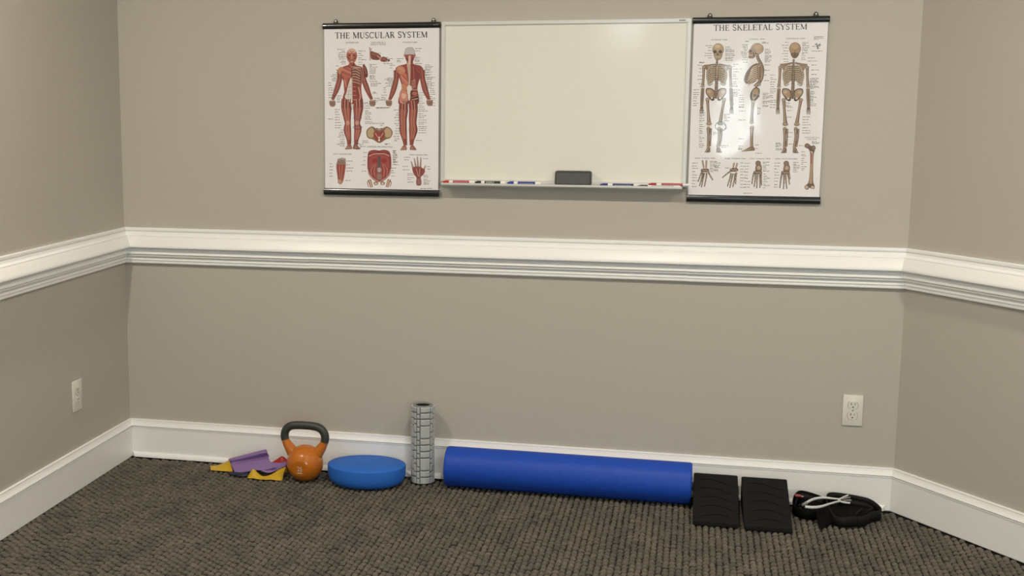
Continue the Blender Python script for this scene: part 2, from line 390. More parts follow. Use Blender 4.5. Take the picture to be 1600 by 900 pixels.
marker(1.4665, 1.5820, -0.044, ZT, BLK, (0.02, 0.02, 0.022), 'black capped marker with a black sleeve in the whiteboard tray', expo=True)
marker(1.5885, 1.7140, -0.044, ZT, BLU, (0.02, 0.035, 0.22), 'blue capped marker left of the grey eraser in the tray')
marker(1.9330, 2.0790, -0.046, ZT, (0.012, 0.03, 0.18), (0.02, 0.03, 0.15), 'dark blue capped marker just right of the grey eraser', r=0.0058, yaw=-0.02)
marker(2.0700, 2.2240, -0.054, ZT, (0.01, 0.014, 0.012), (0.5, 0.5, 0.48), 'slim black capped marker in front of the red one on the right', r=0.0042, capfrac=.24)
marker(2.1080, 2.2540, -0.0375, ZT + .0035, (0.36, 0.012, 0.02), (0.40, 0.04, 0.06), 'red capped marker at the far right end of the tray', r=0.0058)

# eraser
er = thing('board_eraser', 'grey felt whiteboard eraser standing in the middle of the tray', 'eraser', (1.8345, -0.041, ZT + 0.0016))
def rounded_slab(x, z0, z1, r, y0, y1, bev):
    pts = []
    for cx_, cz_, a0 in ((x - r, z1 - r, 0), (-x + r, z1 - r, 90), (-x + r, z0 + r, 180), (x - r, z0 + r, 270)):
        for k in range(6): an = math.radians(a0 + 18 * k); pts.append((cx_ + r * math.cos(an), cz_ + r * math.sin(an)))
    bm = bmesh.new(); n = len(pts); a = [bm.verts.new((p[0], y0, p[1])) for p in pts]; b = [bm.verts.new((p[0], y1, p[1])) for p in pts]
    fa = bm.faces.new(a); fb = bm.faces.new(b)
    for i in range(n): bm.faces.new([a[i], a[(i + 1) % n], b[(i + 1) % n], b[i]])
    if bev: bmesh.ops.bevel(bm, geom=list(set(fa.edges) | set(fb.edges)), offset=bev, segments=2, affect='EDGES')
    return bm
M_FELT = mat('grey_felt', (0.125, 0.127, 0.122), 0.95, 0.1, bump=(900, 0.6, 0.002), var=(420, 0.35))
M_FELT2 = mat('grey_eraser_body', (0.07, 0.071, 0.069), 0.7, 0.3, bump=(500, 0.3, 0.001))
bm_obj('eraser_body', rounded_slab(0.0665, 0, 0.0530, 0.007, -0.0135, 0.018, 0.002), M_FELT2, er, 40)
bm_obj('felt_pad', rounded_slab(0.061, 0.0055, 0.0465, 0.004, -0.016, -0.0134, 0.001), M_FELT, er, 40)

# ------------------------------------------------------------------ anatomy posters
M_PRINT = bpy.data.materials.new('glossy_poster_print'); M_PRINT.use_nodes = True
def glossy(m, use_attr, rgb=None):
    nt = m.node_tree; b = nt.nodes['Principled BSDF']; b.inputs['Roughness'].default_value = 0.45
    b.inputs['Coat Weight'].default_value = 0.8; b.inputs['Coat Roughness'].default_value = 0.06
    if use_attr:
        at = nt.nodes.new('ShaderNodeVertexColor'); at.layer_name = 'Col'; nt.links.new(at.outputs[0], b.inputs['Base Color'])
    else: b.inputs['Base Color'].default_value = (*rgb, 1)
    g = nt.nodes.new('ShaderNodeNewGeometry'); n = nt.nodes.new('ShaderNodeTexNoise'); n.inputs['Scale'].default_value = 7; n.inputs['Detail'].default_value = 1
    nt.links.new(g.outputs['Position'], n.inputs['Vector'])
    bp = nt.nodes.new('ShaderNodeBump'); bp.inputs['Strength'].default_value = 0.25; bp.inputs['Distance'].default_value = 0.006
    nt.links.new(n.outputs['Fac'], bp.inputs['Height']); nt.links.new(bp.outputs['Normal'], b.inputs['Coat Normal'])
glossy(M_PRINT, True)
M_PAPER = bpy.data.materials.new('laminated_poster_paper'); M_PAPER.use_nodes = True; glossy(M_PAPER, False, (0.84, 0.815, 0.835))

def _serifs(x, top=True, bot=True, w=.13):
    r = []
    if top: r.append(([(x - w, .98), (x + w, .98)], .045))
    if bot: r.append(([(x - w, .02), (x + w, .02)], .045))
    return r
TK, TN = .135, .055
def _arc(cx_, cy_, rx, ry, a0, a1, n=14):
    return [(cx_ + rx * math.cos(math.radians(a0 + (a1 - a0) * i / n)), cy_ + ry * math.sin(math.radians(a0 + (a1 - a0) * i / n))) for i in range(n + 1)]
GLY = {
 'T': (.78, [([(.39, 0), (.39, 1)], TK), ([(.03, .975), (.75, .975)], TN), ([(.045, 1), (.045, .8)], TN), ([(.735, 1), (.735, .8)], TN)] + _serifs(.39, False)),
 'H': (.92, [([(.2, 0), (.2, 1)], TK), ([(.72, 0), (.72, 1)], TK), ([(.2, .52), (.72, .52)], TN)] + _serifs(.2) + _serifs(.72)),
 'E': (.74, [([(.2, 0), (.2, 1)], TK), ([(.07, .975), (.64, .975)], TN), ([(.2, .52), (.52, .52)], TN), ([(.07, .025), (.67, .025)], TN), ([(.63, 1), (.63, .8)], TN), ([(.52, .62), (.52, .42)], TN), ([(.67, 0), (.67, .22)], TN)]),
 'F': (.7, [([(.2, 0), (.2, 1)], TK), ([(.07, .975), (.64, .975)], TN), ([(.2, .52), (.52, .52)], TN), ([(.63, 1), (.63, .8)], TN), ([(.52, .62), (.52, .42)], TN)] + _serifs(.2, False)),
 'M': (1.08, [([(.17, 0), (.17, 1)], TN), ([(.17, 1), (.54, .05)], TK), ([(.54, .05), (.9, 1)], TN), ([(.9, 0), (.9, 1)], TK)] + _serifs(.17, False, True, .11) + _serifs(.9) + [([(.04, .98), (.22, .98)], .045)]),
 'U': (.9, [([(.2, 1), (.2, .32)] + _arc(.46, .3, .26, .28, 180, 270, 6), TK), (_arc(.46, .3, .26, .28, 270, 360, 6) + [(.72, 1)], TN)] + _serifs(.2, True, False) + _serifs(.72, True, False, .11)),
 'S': (.66, [(_arc(.33, .745, .22, .235, 35, 180, 8) + [(.16, .62), (.33, .5), (.5, .38)] + _arc(.33, .255, .22, .235, 0, -145, 8), .1), ([(.53, .98), (.53, .74)], .045), ([(.11, .02), (.11, .28)], .045)]),
 'C': (.86, [(_arc(.46, .5, .36, .47, 45, 315, 20), .1), ([(.75, .98), (.75, .7)], .045)]),
 'O': (.94, [(_arc(.47, .5, .37, .47, 0, 360, 26), .1)]),
 'L': (.72, [([(.2, 0), (.2, 1)], TK), ([(.07, .025), (.66, .025)], TN), ([(.65, 0), (.65, .25)], TN)] + _serifs(.2, True, False)),
 'A': (.86, [([(.15, 0), (.42, 1)], TN), ([(.42, 1), (.74, 0)], TK), ([(.24, .35), (.62, .35)], TN)] + _serifs(.14, False, True, .11) + _serifs(.74, False, True, .12)),
 'R': (.86, [([(.2, 0), (.2, 1)], TK), ([(.07, .975), (.4, .975)] + _arc(.4, .745, .21, .23, 90, -90, 10) + [(.2, .515)], .08), ([(.42, .5), (.72, .02)], TK), ([(.66, .02), (.84, .02)], .045)] + _serifs(.2, False)),
 'P': (.74, [([(.2, 0), (.2, 1)], TK), ([(.07, .975), (.4, .975)] + _arc(.4, .735, .22, .24, 90, -90, 10) + [(.2, .495)], .08)] + _serifs(.2, False)),
 'B': (.78, [([(.2, 0), (.2, 1)], TK), ([(.07, .975), (.4, .975)] + _arc(.4, .755, .19, .22, 90, -90, 8) + [(.2, .53)], .08), ([(.4, .53)] + _arc(.4, .28, .24, .255, 90, -90, 8) + [(.07, .025)], .08)]),
 'D': (.88, [([(.2, 0), (.2, 1)], TK), ([(.07, .975), (.36, .975)] + _arc(.36, .5, .38, .475, 90, -90, 12) + [(.07, .025)], .08)]),
 'Y': (.82, [([(.1, 1), (.41, .48)], TK), ([(.74, 1), (.41, .48)], TN), ([(.41, 0), (.41, .5)], TK)] + _serifs(.12, True, False, .12) + _serifs(.73, True, False, .1) + _serifs(.41, False)),
 'K': (.9, [([(.2, 0), (.2, 1)], TK), ([(.2, .42), (.7, 1)], TN), ([(.38, .6), (.76, 0)], TK)] + _serifs(.2) + _serifs(.7, True, False, .1) + _serifs(.77, False, True, .11)),
 'N': (.94, [([(.17, 0), (.17, 1)], TN), ([(.17, 1), (.76, 0)], TK), ([(.76, 0), (.76, 1)], TN)] + _serifs(.17, False, True, .1) + _serifs(.76, True, False, .1)),
 'I': (.42, [([(.21, 0), (.21, 1)], TK)] + _serifs(.21)),
 'V': (.84, [([(.12, 1), (.42, 0)], TK), ([(.42, 0), (.72, 1)], TN)] + _serifs(.12, True, False, .12) + _serifs(.72, True, False, .1)),
 'W': (1.16, [([(.1, 1), (.34, 0)], TK), ([(.34, 0), (.58, .95)], TN), ([(.58, .95), (.82, 0)], TK), ([(.82, 0), (1.06, 1)], TN)] + _serifs(.1, True, False, .1) + _serifs(1.06, True, False, .1)),
 'G': (.92, [(_arc(.46, .5, .36, .47, 45, 350, 20), .1), ([(.62, .42), (.92, .42)], .045), ([(.78, .42), (.78, .1)], TN)]),
 ':': (.3, [([(.15, .05), (.15, .17)], .12), ([(.15, .5), (.15, .62)], .12)]),
 ' ': (.42, []),
}
class Art:
    """flat printed shapes; coordinates are pixels of enlarged image crops, fn maps them to metres on the sheet"""
    def __init__(s, fn): s.fn = fn; s.V = []; s.F = []; s.C = []; s.n = 0
    def _add(s, pts, faces, col):
        b = len(s.V); y = -(0.0005 + s.n * 1.2e-5); s.n = (s.n + 1) % 60
        for p in pts: u, v = s.fn(p[0], p[1]); s.V.append((u, y, v)); s.C.append((*col, 1))
        s.F += [tuple(b + i for i in f) for f in faces]
    def poly(s, pts, col): s._add(pts, [tuple(range(len(pts)))], lin(*col))
    def blob(s, pts, col, n=4): s.poly(catmull(pts, n, True), col)
    def ell(s, x, y, rx, ry, col, rot=0, n=20):
        c, q = math.cos(rot), math.sin(rot)
        s.poly([(x + rx * math.cos(t) * c - ry * math.sin(t) * q, y + rx * math.cos(t) * q + ry * math.sin(t) * c) for t in [2 * math.pi * i / n for i in range(n)]], col)
    def line(s, pts, wd, col, smooth=0):
        if smooth:
            if hasattr(wd, '__len__'):
                z = catmull([(p[0], p[1], q) for p, q in zip(pts, wd)], smooth); pts = [(a[0], a[1]) for a in z]; wd = [a[2] for a in z]
            else: pts = [tuple(a) for a in catmull(pts, smooth)]
        k = len(pts)
        if not hasattr(wd, '__len__'): wd = [wd] * k
        out = []
        for i in range(k):
            a = pts[max(0, i - 1)]; b = pts[min(k - 1, i + 1)]; dx, dy = b[0] - a[0], b[1] - a[1]; l = math.hypot(dx, dy) or 1
            nx, ny = -dy / l * wd[i] / 2, dx / l * wd[i] / 2
            out += [(pts[i][0] + nx, pts[i][1] + ny), (pts[i][0] - nx, pts[i][1] - ny)]
        s._add(out, [(2 * i, 2 * i + 1, 2 * i + 3, 2 * i + 2) for i in range(k - 1)], lin(*col))
    def ring(s, x, y, rx, ry, wd, col, n=28):
        s.line([(x + rx * math.cos(2 * math.pi * i / n), y + ry * math.sin(2 * math.pi * i / n)) for i in range(n + 1)], wd, col)
    def text(s, txt, x, y, h, col, width=None, small=1.0, slope=0.0, bold=1.0):
        """centred on x, baseline y (y runs down); words start with a full height letter"""
        hs = []; first = True
        for ch in txt: hs.append(h if first else h * small); first = ch == ' '
        tot = sum(GLY[c][0] * q for c, q in zip(txt, hs)); kx = (width / tot) if width else 1.0
        cx_ = x - tot * kx / 2
        for c, q in zip(txt, hs):
            for pts, wd in GLY[c][1]:
                s.line([(cx_ + p[0] * q * kx, y - p[1] * q + slope * (cx_ - x)) for p in pts], wd * q * bold, col)
            cx_ += GLY[c][0] * q * kx
    def notes(s, x0, x1, ys, col=(120, 112, 104), h=5, align=0):
        for y in ys:
            L = random.uniform(.45, 1.0) * (x1 - x0); a = x0 if align == 0 else x1 - L
            x = a
            while x < a + L - 6:
                wl = min(random.uniform(10, 34), a + L - x); dv = random.randint(-22, 22); s.line([(x, y), (x + wl, y + random.uniform(-1, 1))], h, tuple(c + dv for c in col)); x += wl + 5
    def build(s, name, parent, label=None):
        o = mesh_obj(name, s.V, s.F, M_PRINT, parent, None, label)
        ca = o.data.color_attributes.new('Col', 'FLOAT_COLOR', 'POINT'); ca.data.foreach_set('color', np.array(s.C, np.float32).ravel())
        return o

def make_poster(name, label, x0, x1, z0, z1, hooks):
    W, H = x1 - x0, z1 - z0
    t = thing(name, label, 'poster', ((x0 + x1) / 2, -0.0085, z0))
    box('paper_sheet', (-W / 2, W / 2, -0.0004, 0.0004, -0.006, H + 0.006), M_PAPER, t)
    M_BAR = mat('black_hanger_bar', (0.014, 0.015, 0.015), 0.22, 0.5, coat=0.4)
    def bar(nm, zc, ext, hgt):
        prof = [(0.0075, -hgt / 2), (0.0075, hgt / 2), (-0.003, hgt / 2), (-0.0065, hgt * .3), (-0.0078, 0), (-0.0065, -hgt * .3), (-0.003, -hgt / 2)]
        n = len(prof); bm = bmesh.new()
        a = [bm.verts.new((-W / 2 - ext, y, zc + z)) for y, z in prof]; b = [bm.verts.new((W / 2 + ext, y, zc + z)) for y, z in prof]
        bm.faces.new(a); bm.faces.new(b)
        for i in range(n): bm.faces.new([a[i], a[(i + 1) % n], b[(i + 1) % n], b[i]])
        return bm_obj(nm, bm, M_BAR, t, 35)
    tb = bar('top_bar', H + 0.0105, 0.0045, 0.0215); bar('bottom_bar', -0.0125, 0.0045, 0.0255)
    for hx in hooks:
        V, F = tube_data([(hx - (x0 + x1) / 2 - 0.0068 * math.cos(a_), 0.0, H + 0.0205 + 0.0135 * math.sin(a_)) for a_ in [math.pi * i / 12 for i in range(13)]], 0.0022, 8)
        hk = mesh_obj('hanging_loop', V, F, M_BLACK, tb, 50)
        V, F = lathe_data([(0, -0.005), (0.0016, -0.005), (0.0016, 0.004), (0.0042, 0.0042), (0.0042, 0.0052), (0.003, 0.0062), (0, 0.0066)], 14)
        mesh_obj('nail', [(v[0] + hx - (x0 + x1) / 2, -v[2], v[1] + H + 0.0285) for v in V], F, mat('steel_nail', (0.75, 0.73, 0.68), 0.2, metal=1.0), t, 50)
    return t, W, H

# ---- muscular system chart
t, W, H = make_poster('anatomy_poster', 'anatomy poster of red muscle figures hanging left of the whiteboard', 0.8655, 1.3170, 1.1410, 1.7535, (0.9125, 1.2955))
def fnL(X, Y, W=W, H=H):
    px, py = 500 + X / 6, 20 + Y / 6  # enlarged crop coordinates back to image pixels
    s_ = t_ = .5
    for _ in range(3):
        t_ = (py - (45 - s_)) / (248 + 6 * s_); s_ = (px - 507) / (179 - 2 * t_)
    return (s_ - .5) * W, (1 - t_) * H
INK = (52, 42, 46)
A = Art(fnL); A.text('THE MUSCULAR SYSTEM', 577, 236, 57, (40, 32, 38), 866, .955, -0.006, 1.25); A.build('title_lettering', t, 'dark serif title THE MUSCULAR SYSTEM')
A = Art(fnL); CAPC = (95, 86, 80)
for tx, x, y, h, wd in (('ANTERIOR VIEW', 308, 282, 11, 126), ('STRUCTURE OF A', 553, 283, 11, 132), ('SKELETAL MUSCLE', 553, 300, 11, 146), ('POSTERIOR VIEW', 848, 282, 11, 138), ('PELVIC FLOOR', 552, 1036, 11, 112), ('POSTERIOR ABDOMINAL WALL', 565, 1257, 11, 238), ('FOOT: PLANTAR VIEW', 210, 1322, 11, 176), ('HAND: PALMAR VIEW', 925, 1336, 11, 172)):
    A.text(tx, x, y, h, CAPC, wd, 1.0, 0.02 if y > 900 else 0, 1.5)
random.seed(3)
R_ = lambda a, b, st: [y + random.uniform(-4, 4) for y in range(a, b, st)]
A.notes(165, 245, R_(340, 480, 15), align=1); A.notes(150, 180, R_(495, 570, 30)); A.notes(90, 165, R_(570, 640, 15), align=1); A.notes(80, 140, R_(650, 800, 22)); A.notes(365, 450, R_(355, 480, 20))
A.notes(470, 545, R_(480, 640, 14)); A.notes(480, 585, R_(655, 690, 12)); A.notes(500, 545, R_(735, 760, 14)); A.notes(515, 590, R_(795, 830, 14)); A.notes(415, 480, R_(830, 890, 18)); A.notes(425, 500, R_(910, 1030, 17))
A.notes(530, 680, [882, 886]); A.notes(160, 205, R_(770, 830, 18)); A.notes(75, 150, [985]); A.notes(140, 210, R_(900, 1090, 24)); A.notes(155, 230, R_(1090, 1260, 17), align=1); A.notes(390, 440, R_(1228, 1245, 14))
A.notes(895, 965, R_(335, 365, 26)); A.notes(890, 960, R_(420, 480, 13)); A.notes(725, 790, R_(430, 470, 14)); A.notes(660, 715, R_(490, 520, 24)); A.notes(985, 1060, R_(490, 600, 12)); A.notes(1000, 1085, R_(600, 700, 14)); A.notes(610, 690, R_(605, 690, 13), align=1); A.notes(1030, 1090, R_(710, 880, 17))
A.notes(600, 650, R_(700, 760, 20)); A.notes(580, 640, R_(770, 830, 15)); A.notes(930, 985, R_(750, 870, 18)); A.notes(925, 1010, R_(880, 1130, 20)); A.notes(690, 750, R_(905, 1170, 25), align=1); A.notes(700, 755, R_(1180, 1210, 15)); A.notes(900, 960, [1195])
A.notes(475, 510, R_(330, 345, 14)); A.notes(540, 620, [376]); A.notes(600, 690, R_(412, 480, 15)); A.notes(400, 490, R_(1195, 1215, 14)); A.notes(610, 660, R_(1220, 1240, 12)); A.notes(570, 620, [1050])
A.notes(85, 145, R_(1405, 1530, 30)); A.notes(245, 315, R_(1385, 1490, 30)); A.notes(235, 345, [1568]); A.notes(410, 440, R_(1308, 1380, 35)); A.notes(390, 435, R_(1420, 1500, 60)); A.notes(685, 740, R_(1285, 1430, 10)); A.notes(670, 720, R_(1450, 1550, 25))
A.notes(790, 850, R_(1355, 1390, 25)); A.notes(775, 845, R_(1440, 1480, 30)); A.notes(820, 880, R_(1505, 1600, 20)); A.notes(965, 1035, R_(1365, 1380, 30)); A.notes(1005, 1045, R_(1440, 1480, 28)); A.notes(970, 1040, R_(1525, 1620, 17)); A.notes(940, 1060, [1650])
A.build('printed_captions', t)

DRED, RED_, LRED, ORG, CRM, WHT, GRY = (88, 34, 30), (146, 62, 52), (178, 94, 78), (196, 128, 98), (206, 172, 152), (222, 214, 208), (158, 150, 144)
def limb(A, pts, wd, base=RED_, streaks=3, light=CRM, dark=DRED):
    A.line(pts, [w_ + 6 for w_ in wd], dark, 5); A.line(pts, [w_ - 2 for w_ in wd], base, 5)
    for k in range(streaks):
        off = (k + .5) / streaks - .5
        q = [(p[0] + off * w_ * .8, p[1]) for p, w_ in zip(pts, wd)]
        A.line(q[:-1] if k % 2 else q[1:], [w_ * .10 for w_ in (wd[:-1] if k % 2 else wd[1:])], (198, 140, 120) if k % 2 else LRED, 4)
        A.line([(x + wd[0] * .1, y) for x, y in q], [w_ * .085 for w_ in wd], dark, 4)
def fist(A, x, y, s=1):
    A.blob([(x - 26, y - 26), (x + 20, y - 28), (x + 30, y + 2), (x + 18, y + 28), (x - 14, y + 28), (x - 28, y + 6)], (150, 118, 104))
    for k in range(4): A.line([(x - 18 + k * 12, y - 12), (x - 20 + k * 13, y + 18)], 4, (108, 74, 64))
    A.line([(x - 22, y - 24), (x + 18, y - 26)], 6, CRM)
def foot(A, x, y, s):
    A.blob([(x - 12 * s, y - 26), (x + 16 * s, y - 24), (x + 26 * s, y + 2), (x + 22 * s, y + 14), (x - 40 * s, y + 16), (x - 34 * s, y + 2)], (148, 96, 82))
    for k in range(4): A.line([(x + (10 - k * 10) * s, y - 10), (x + (6 - k * 13) * s, y + 12)], 3, CRM)
# anterior figure
A = Art(fnL)
limb(A, [(190, 530), (186, 610), (165, 690), (137, 760), (118, 805)], [46, 42, 44, 30, 20]); limb(A, [(408, 540), (414, 610), (440, 690), (466, 755), (490, 805)], [40, 38, 42, 30, 20])
limb(A, [(252, 800), (250, 880), (258, 980), (262, 1030), (258, 1090), (272, 1180), (272, 1230)], [88, 92, 62, 50, 64, 38, 26], streaks=5); limb(A, [(358, 800), (362, 880), (354, 980), (350, 1030), (357, 1090), (342, 1180), (338, 1230)], [88, 88, 60, 50, 62, 38, 26], streaks=5)
fist(A, 117, 840); fist(A, 497, 840); foot(A, 275, 1255, 1); foot(A, 336, 1255, -1)
A.blob([(285, 462), (325, 462), (345, 486), (400, 505), (412, 560), (396, 640), (392, 720), (402, 800), (398, 840), (330, 845), (305, 870), (280, 845), (212, 840), (214, 790), (232, 720), (224, 640), (200, 590), (176, 560), (178, 520), (230, 495), (270, 482)], RED_)
A.blob([(300, 520), (300, 590), (262, 606), (214, 590), (190, 545), (235, 505)], LRED); A.line([(208, 520), (298, 560)], 4, CRM); A.line([(205, 545), (295, 585)], 4, DRED); A.line([(230, 505), (297, 540)], 4, DRED); A.blob([(176, 560), (172, 520), (200, 500), (222, 512), (200, 560)], ORG)
A.blob([(303, 500), (380, 515), (396, 560), (388, 620), (360, 680), (305, 690)], (118, 58, 52))
for k in range(6): A.line([(308, 520 + k * 24), (345, 516 + k * 26), (380, 540 + k * 24)], 7, (196, 160, 142), 4)
A.line([(300, 500), (345, 505), (385, 512)], 8, CRM, 3); A.line([(385, 520), (398, 600), (395, 660)], 9, (150, 110, 104), 3)
A.blob([(405, 492), (425, 484), (448, 530), (454, 585), (436, 600), (420, 560)], DRED); A.line([(418, 496), (440, 570)], 8, LRED)
A.blob([(300, 606), (272, 660), (250, 740), (236, 785), (270, 815), (306, 828)], WHT); A.line([(285, 660), (268, 790)], 4, GRY); A.line([(300, 640), (292, 815)], 3, GRY)
for k in range(3): A.line([(262 - k * 6, 690 + k * 34), (302, 684 + k * 36)], 3, GRY)
A.blob([(226, 610), (262, 612), (246, 690), (232, 740)], LRED); A.line([(235, 620), (250, 690)], 4, CRM); A.line([(228, 640), (244, 710)], 4, DRED)
for k in range(4): A.blob([(312, 650 + k * 40), (340, 652 + k * 40), (340, 684 + k * 40), (312, 684 + k * 40)], (140, 52, 46)); A.line([(312, 686 + k * 40), (340, 686 + k * 40)], 4, CRM)
A.line([(306, 600), (307, 830)], 4, CRM); A.line([(365, 690), (382, 770), (372, 820)], 8, CRM, 3); A.line([(352, 700), (362, 790)], 6, DRED)
A.poly([(293, 846), (319, 846), (312, 900), (300, 900)], (214, 206, 200))
A.blob([(303, 330), (335, 344), (353, 385), (350, 420), (330, 458), (303, 468), (276, 458), (256, 420), (253, 385), (271, 344)], (172, 96, 80)); A.blob([(303, 330), (333, 344), (340, 366), (303, 372), (268, 366), (274, 344)], (208, 170, 148))
A.line([(285, 352), (303, 368), (321, 352)], 7, (180, 76, 66)); A.ell(280, 394, 13, 8, (112, 52, 46)); A.ell(327, 394, 13, 8, (112, 52, 46)); A.line([(303, 385), (303, 425)], 9, (200, 140, 120)); A.line([(286, 440), (320, 440)], 6, (110, 50, 48)); A.line([(262, 405), (284, 432)], 8, DRED); A.line([(344, 405), (322, 432)], 8, DRED); A.ell(303, 452, 12, 8, (196, 150, 130))
A.line([(278, 466), (296, 500)], 10, LRED); A.line([(328, 466), (310, 500)], 8, DRED)
for x, y, r1, r2 in ((262, 1024, 22, 26), (350, 1024, 22, 26)): A.ell(x, y, r1 * .8, r2 * .8, (196, 150, 132))
A.build('muscle_figure_front', t)
# pen marks drawn over the left leg
A = Art(fnL); PEN = (66, 44, 92)
for rg in ((356, 1066, 40, 17, 4, PEN), (356, 975, 38, 16, 3, (92, 70, 120)), (350, 1244, 34, 28, 4, PEN)):
    A = Art(fnL); A.ring(*rg); o = A.build('pen_circle', t, 'hand drawn pen circle')
    for v in o.data.vertices: v.co.y -= 0.0012
# posterior figure
A = Art(fnL)
limb(A, [(722, 535), (718, 620), (694, 715), (670, 780), (655, 810)], [46, 42, 44, 30, 20]); limb(A, [(958, 535), (962, 610), (985, 710), (1008, 775), (1022, 812)], [46, 42, 46, 32, 22])
limb(A, [(790, 820), (786, 900), (780, 990), (782, 1040), (782, 1100), (795, 1180), (802, 1240)], [78, 80, 66, 60, 62, 40, 24], streaks=5); limb(A, [(872, 820), (878, 900), (872, 990), (872, 1040), (876, 1100), (864, 1180), (858, 1240)], [78, 74, 66, 62, 72, 42, 24], streaks=5)
fist(A, 650, 840); fist(A, 1028, 840); foot(A, 792, 1268, .9); foot(A, 868, 1268, -.9)
A.blob([(782, 1125), (800, 1128), (812, 1180), (806, 1250), (796, 1250), (776, 1150)], CRM)
A.blob([(820, 440), (872, 440), (880, 478), (945, 495), (972, 540), (940, 610), (916, 700), (928, 790), (922, 850), (850, 850), (835, 830), (745, 850), (742, 790), (770, 700), (748, 610), (716, 560), (716, 515), (750, 492), (815, 475)], RED_)
A.blob([(722, 520), (760, 496), (796, 515), (800, 560), (770, 575), (730, 555)], ORG); A.blob([(760, 575), (812, 570), (828, 680), (790, 670), (762, 620)], (192, 106, 84)); A.line([(765, 590), (822, 660)], 4, CRM); A.line([(775, 580), (826, 630)], 4, DRED); A.line([(735, 505), (800, 545)], 4, CRM)
A.blob([(770, 660), (820, 690), (822, 720), (776, 720)], ORG)
A.blob([(862, 490), (900, 500), (938, 545), (920, 640), (900, 700), (862, 690)], (126, 50, 46)); A.line([(880, 505), (884, 640)], 8, LRED); A.line([(905, 520), (935, 560)], 10, (160, 70, 60))
for k in range(5): A.line([(862, 640 + k * 18), (900, 620 + k * 16)], 5, (202, 162, 146))
A.blob([(820, 470), (848, 470), (850, 600), (838, 760), (826, 760), (832, 600)], CRM); A.line([(838, 470), (836, 820)], 7, GRY); A.blob([(820, 690), (862, 690), (848, 800), (832, 810)], WHT)
A.blob([(755, 730), (800, 722), (828, 760), (822, 815), (780, 845), (748, 820)], (200, 130, 112)); A.blob([(770, 755), (805, 755), (808, 790), (776, 800)], (220, 176, 158)); A.line([(752, 830), (800, 846), (826, 812)], 6, CRM, 3)
A.blob([(852, 730), (905, 722), (926, 770), (922, 840), (862, 836)], DRED); A.ell(890, 752, 26, 18, LRED); A.line([(858, 790), (918, 770)], 8, LRED); A.line([(862, 812), (920, 800)], 7, CRM); A.line([(862, 828), (918, 830)], 6, LRED)
A.line([(862, 720), (915, 720)], 6, CRM); A.poly([(826, 850), (836, 850), (832, 900), (827, 900)], (214, 206, 200))
A.blob([(845, 322), (880, 332), (895, 372), (888, 410), (868, 436), (822, 436), (802, 410), (796, 372), (812, 332)], (172, 170, 172)); A.blob([(845, 330), (878, 345), (884, 385), (806, 385), (812, 345)], (192, 190, 190)); A.ell(797, 398, 6, 14, LRED); A.ell(894, 398, 6, 14, LRED)
A.blob([(806, 395), (886, 395), (876, 450), (845, 430), (816, 450)], (150, 74, 66)); A.line([(845, 400), (842, 480)], 22, (212, 180, 166)); A.line([(818, 420), (826, 470)], 8, DRED); A.line([(872, 420), (862, 470)], 8, DRED)
A.build('muscle_figure_back', t)
# small diagrams
A = Art(fnL)
A.line([(472, 318), (478, 370), (476, 442)], [10, 16, 12], (196, 158, 150), 4)
A.blob([(478, 360), (520, 366), (566, 388), (578, 410), (562, 436), (520, 438), (486, 425)], (126, 66, 54)); A.line([(488, 380), (560, 402)], 7, (160, 96, 80)); A.line([(490, 400), (556, 422)], 6, (96, 44, 38)); A.blob([(570, 425), (600, 408), (632, 420), (640, 442), (610, 455), (578, 450)], (132, 60, 50)); A.line([(585, 430), (630, 436)], 6, (170, 100, 86)); A.ell(650, 442, 12, 9, (90, 40, 34)); A.line([(545, 400), (580, 432)], 12, (190, 140, 124))
A.build('muscle_structure_diagram', t)
A = Art(fnL); q = 870
A.blob([(436, 250 + q), (450, 210 + q), (490, 188 + q), (522, 205 + q), (558, 222 + q), (594, 205 + q), (630, 190 + q), (668, 212 + q), (684, 250 + q), (664, 296 + q), (620, 312 + q), (560, 346 + q), (500, 312 + q), (452, 296 + q)], (128, 100, 74))
A.blob([(446, 250 + q), (460, 214 + q), (492, 200 + q), (512, 240 + q), (498, 290 + q), (460, 288 + q)], (186, 160, 124)); A.blob([(674, 250 + q), (660, 216 + q), (628, 202 + q), (606, 240 + q), (620, 290 + q), (660, 288 + q)], (186, 160, 124))
A.blob([(504, 250 + q), (530, 228 + q), (558, 244 + q), (586, 228 + q), (612, 252 + q), (598, 300 + q), (558, 332 + q), (516, 300 + q)], (146, 60, 54)); A.line([(520, 250 + q), (556, 310 + q), (596, 250 + q)], 7, (206, 170, 150)); A.ell(557, 318 + q, 9, 12, (230, 222, 214)); A.ell(557, 292 + q, 7, 9, (226, 200, 190)); A.line([(530, 205 + q), (558, 214 + q), (586, 205 + q)], 8, (110, 84, 62), 3)
A.build('pelvic_floor_diagram', t)
A = Art(fnL)
for s_ in (-1, 1):
    A.line([(557 + s_ * 95, 690 + q), (557 + s_ * 85, 720 + q), (557 + s_ * 72, 765 + q)], [30, 30, 26], (150, 112, 92), 3); A.line([(557 + s_ * 95, 690 + q), (557 + s_ * 80, 730 + q), (557 + s_ * 74, 765 + q)], 12, (204, 172, 150), 3); A.ell(557 + s_ * 32, 728 + q, 22, 18, (150, 116, 92)); A.ell(557 + s_ * 32, 730 + q, 12, 10, (214, 200, 186)); A.line([(557 + s_ * 100, 700 + q), (557 + s_ * 112, 725 + q), (557 + s_ * 98, 762 + q)], 7, (120, 84, 70), 3)
A.blob([(460, 425 + q), (510, 410 + q), (557, 416 + q), (604, 410 + q), (650, 425 + q), (668, 480 + q), (670, 560 + q), (660, 640 + q), (610, 695 + q), (557, 718 + q), (504, 695 + q), (456, 640 + q), (446, 560 + q), (448, 480 + q)], (132, 44, 46))
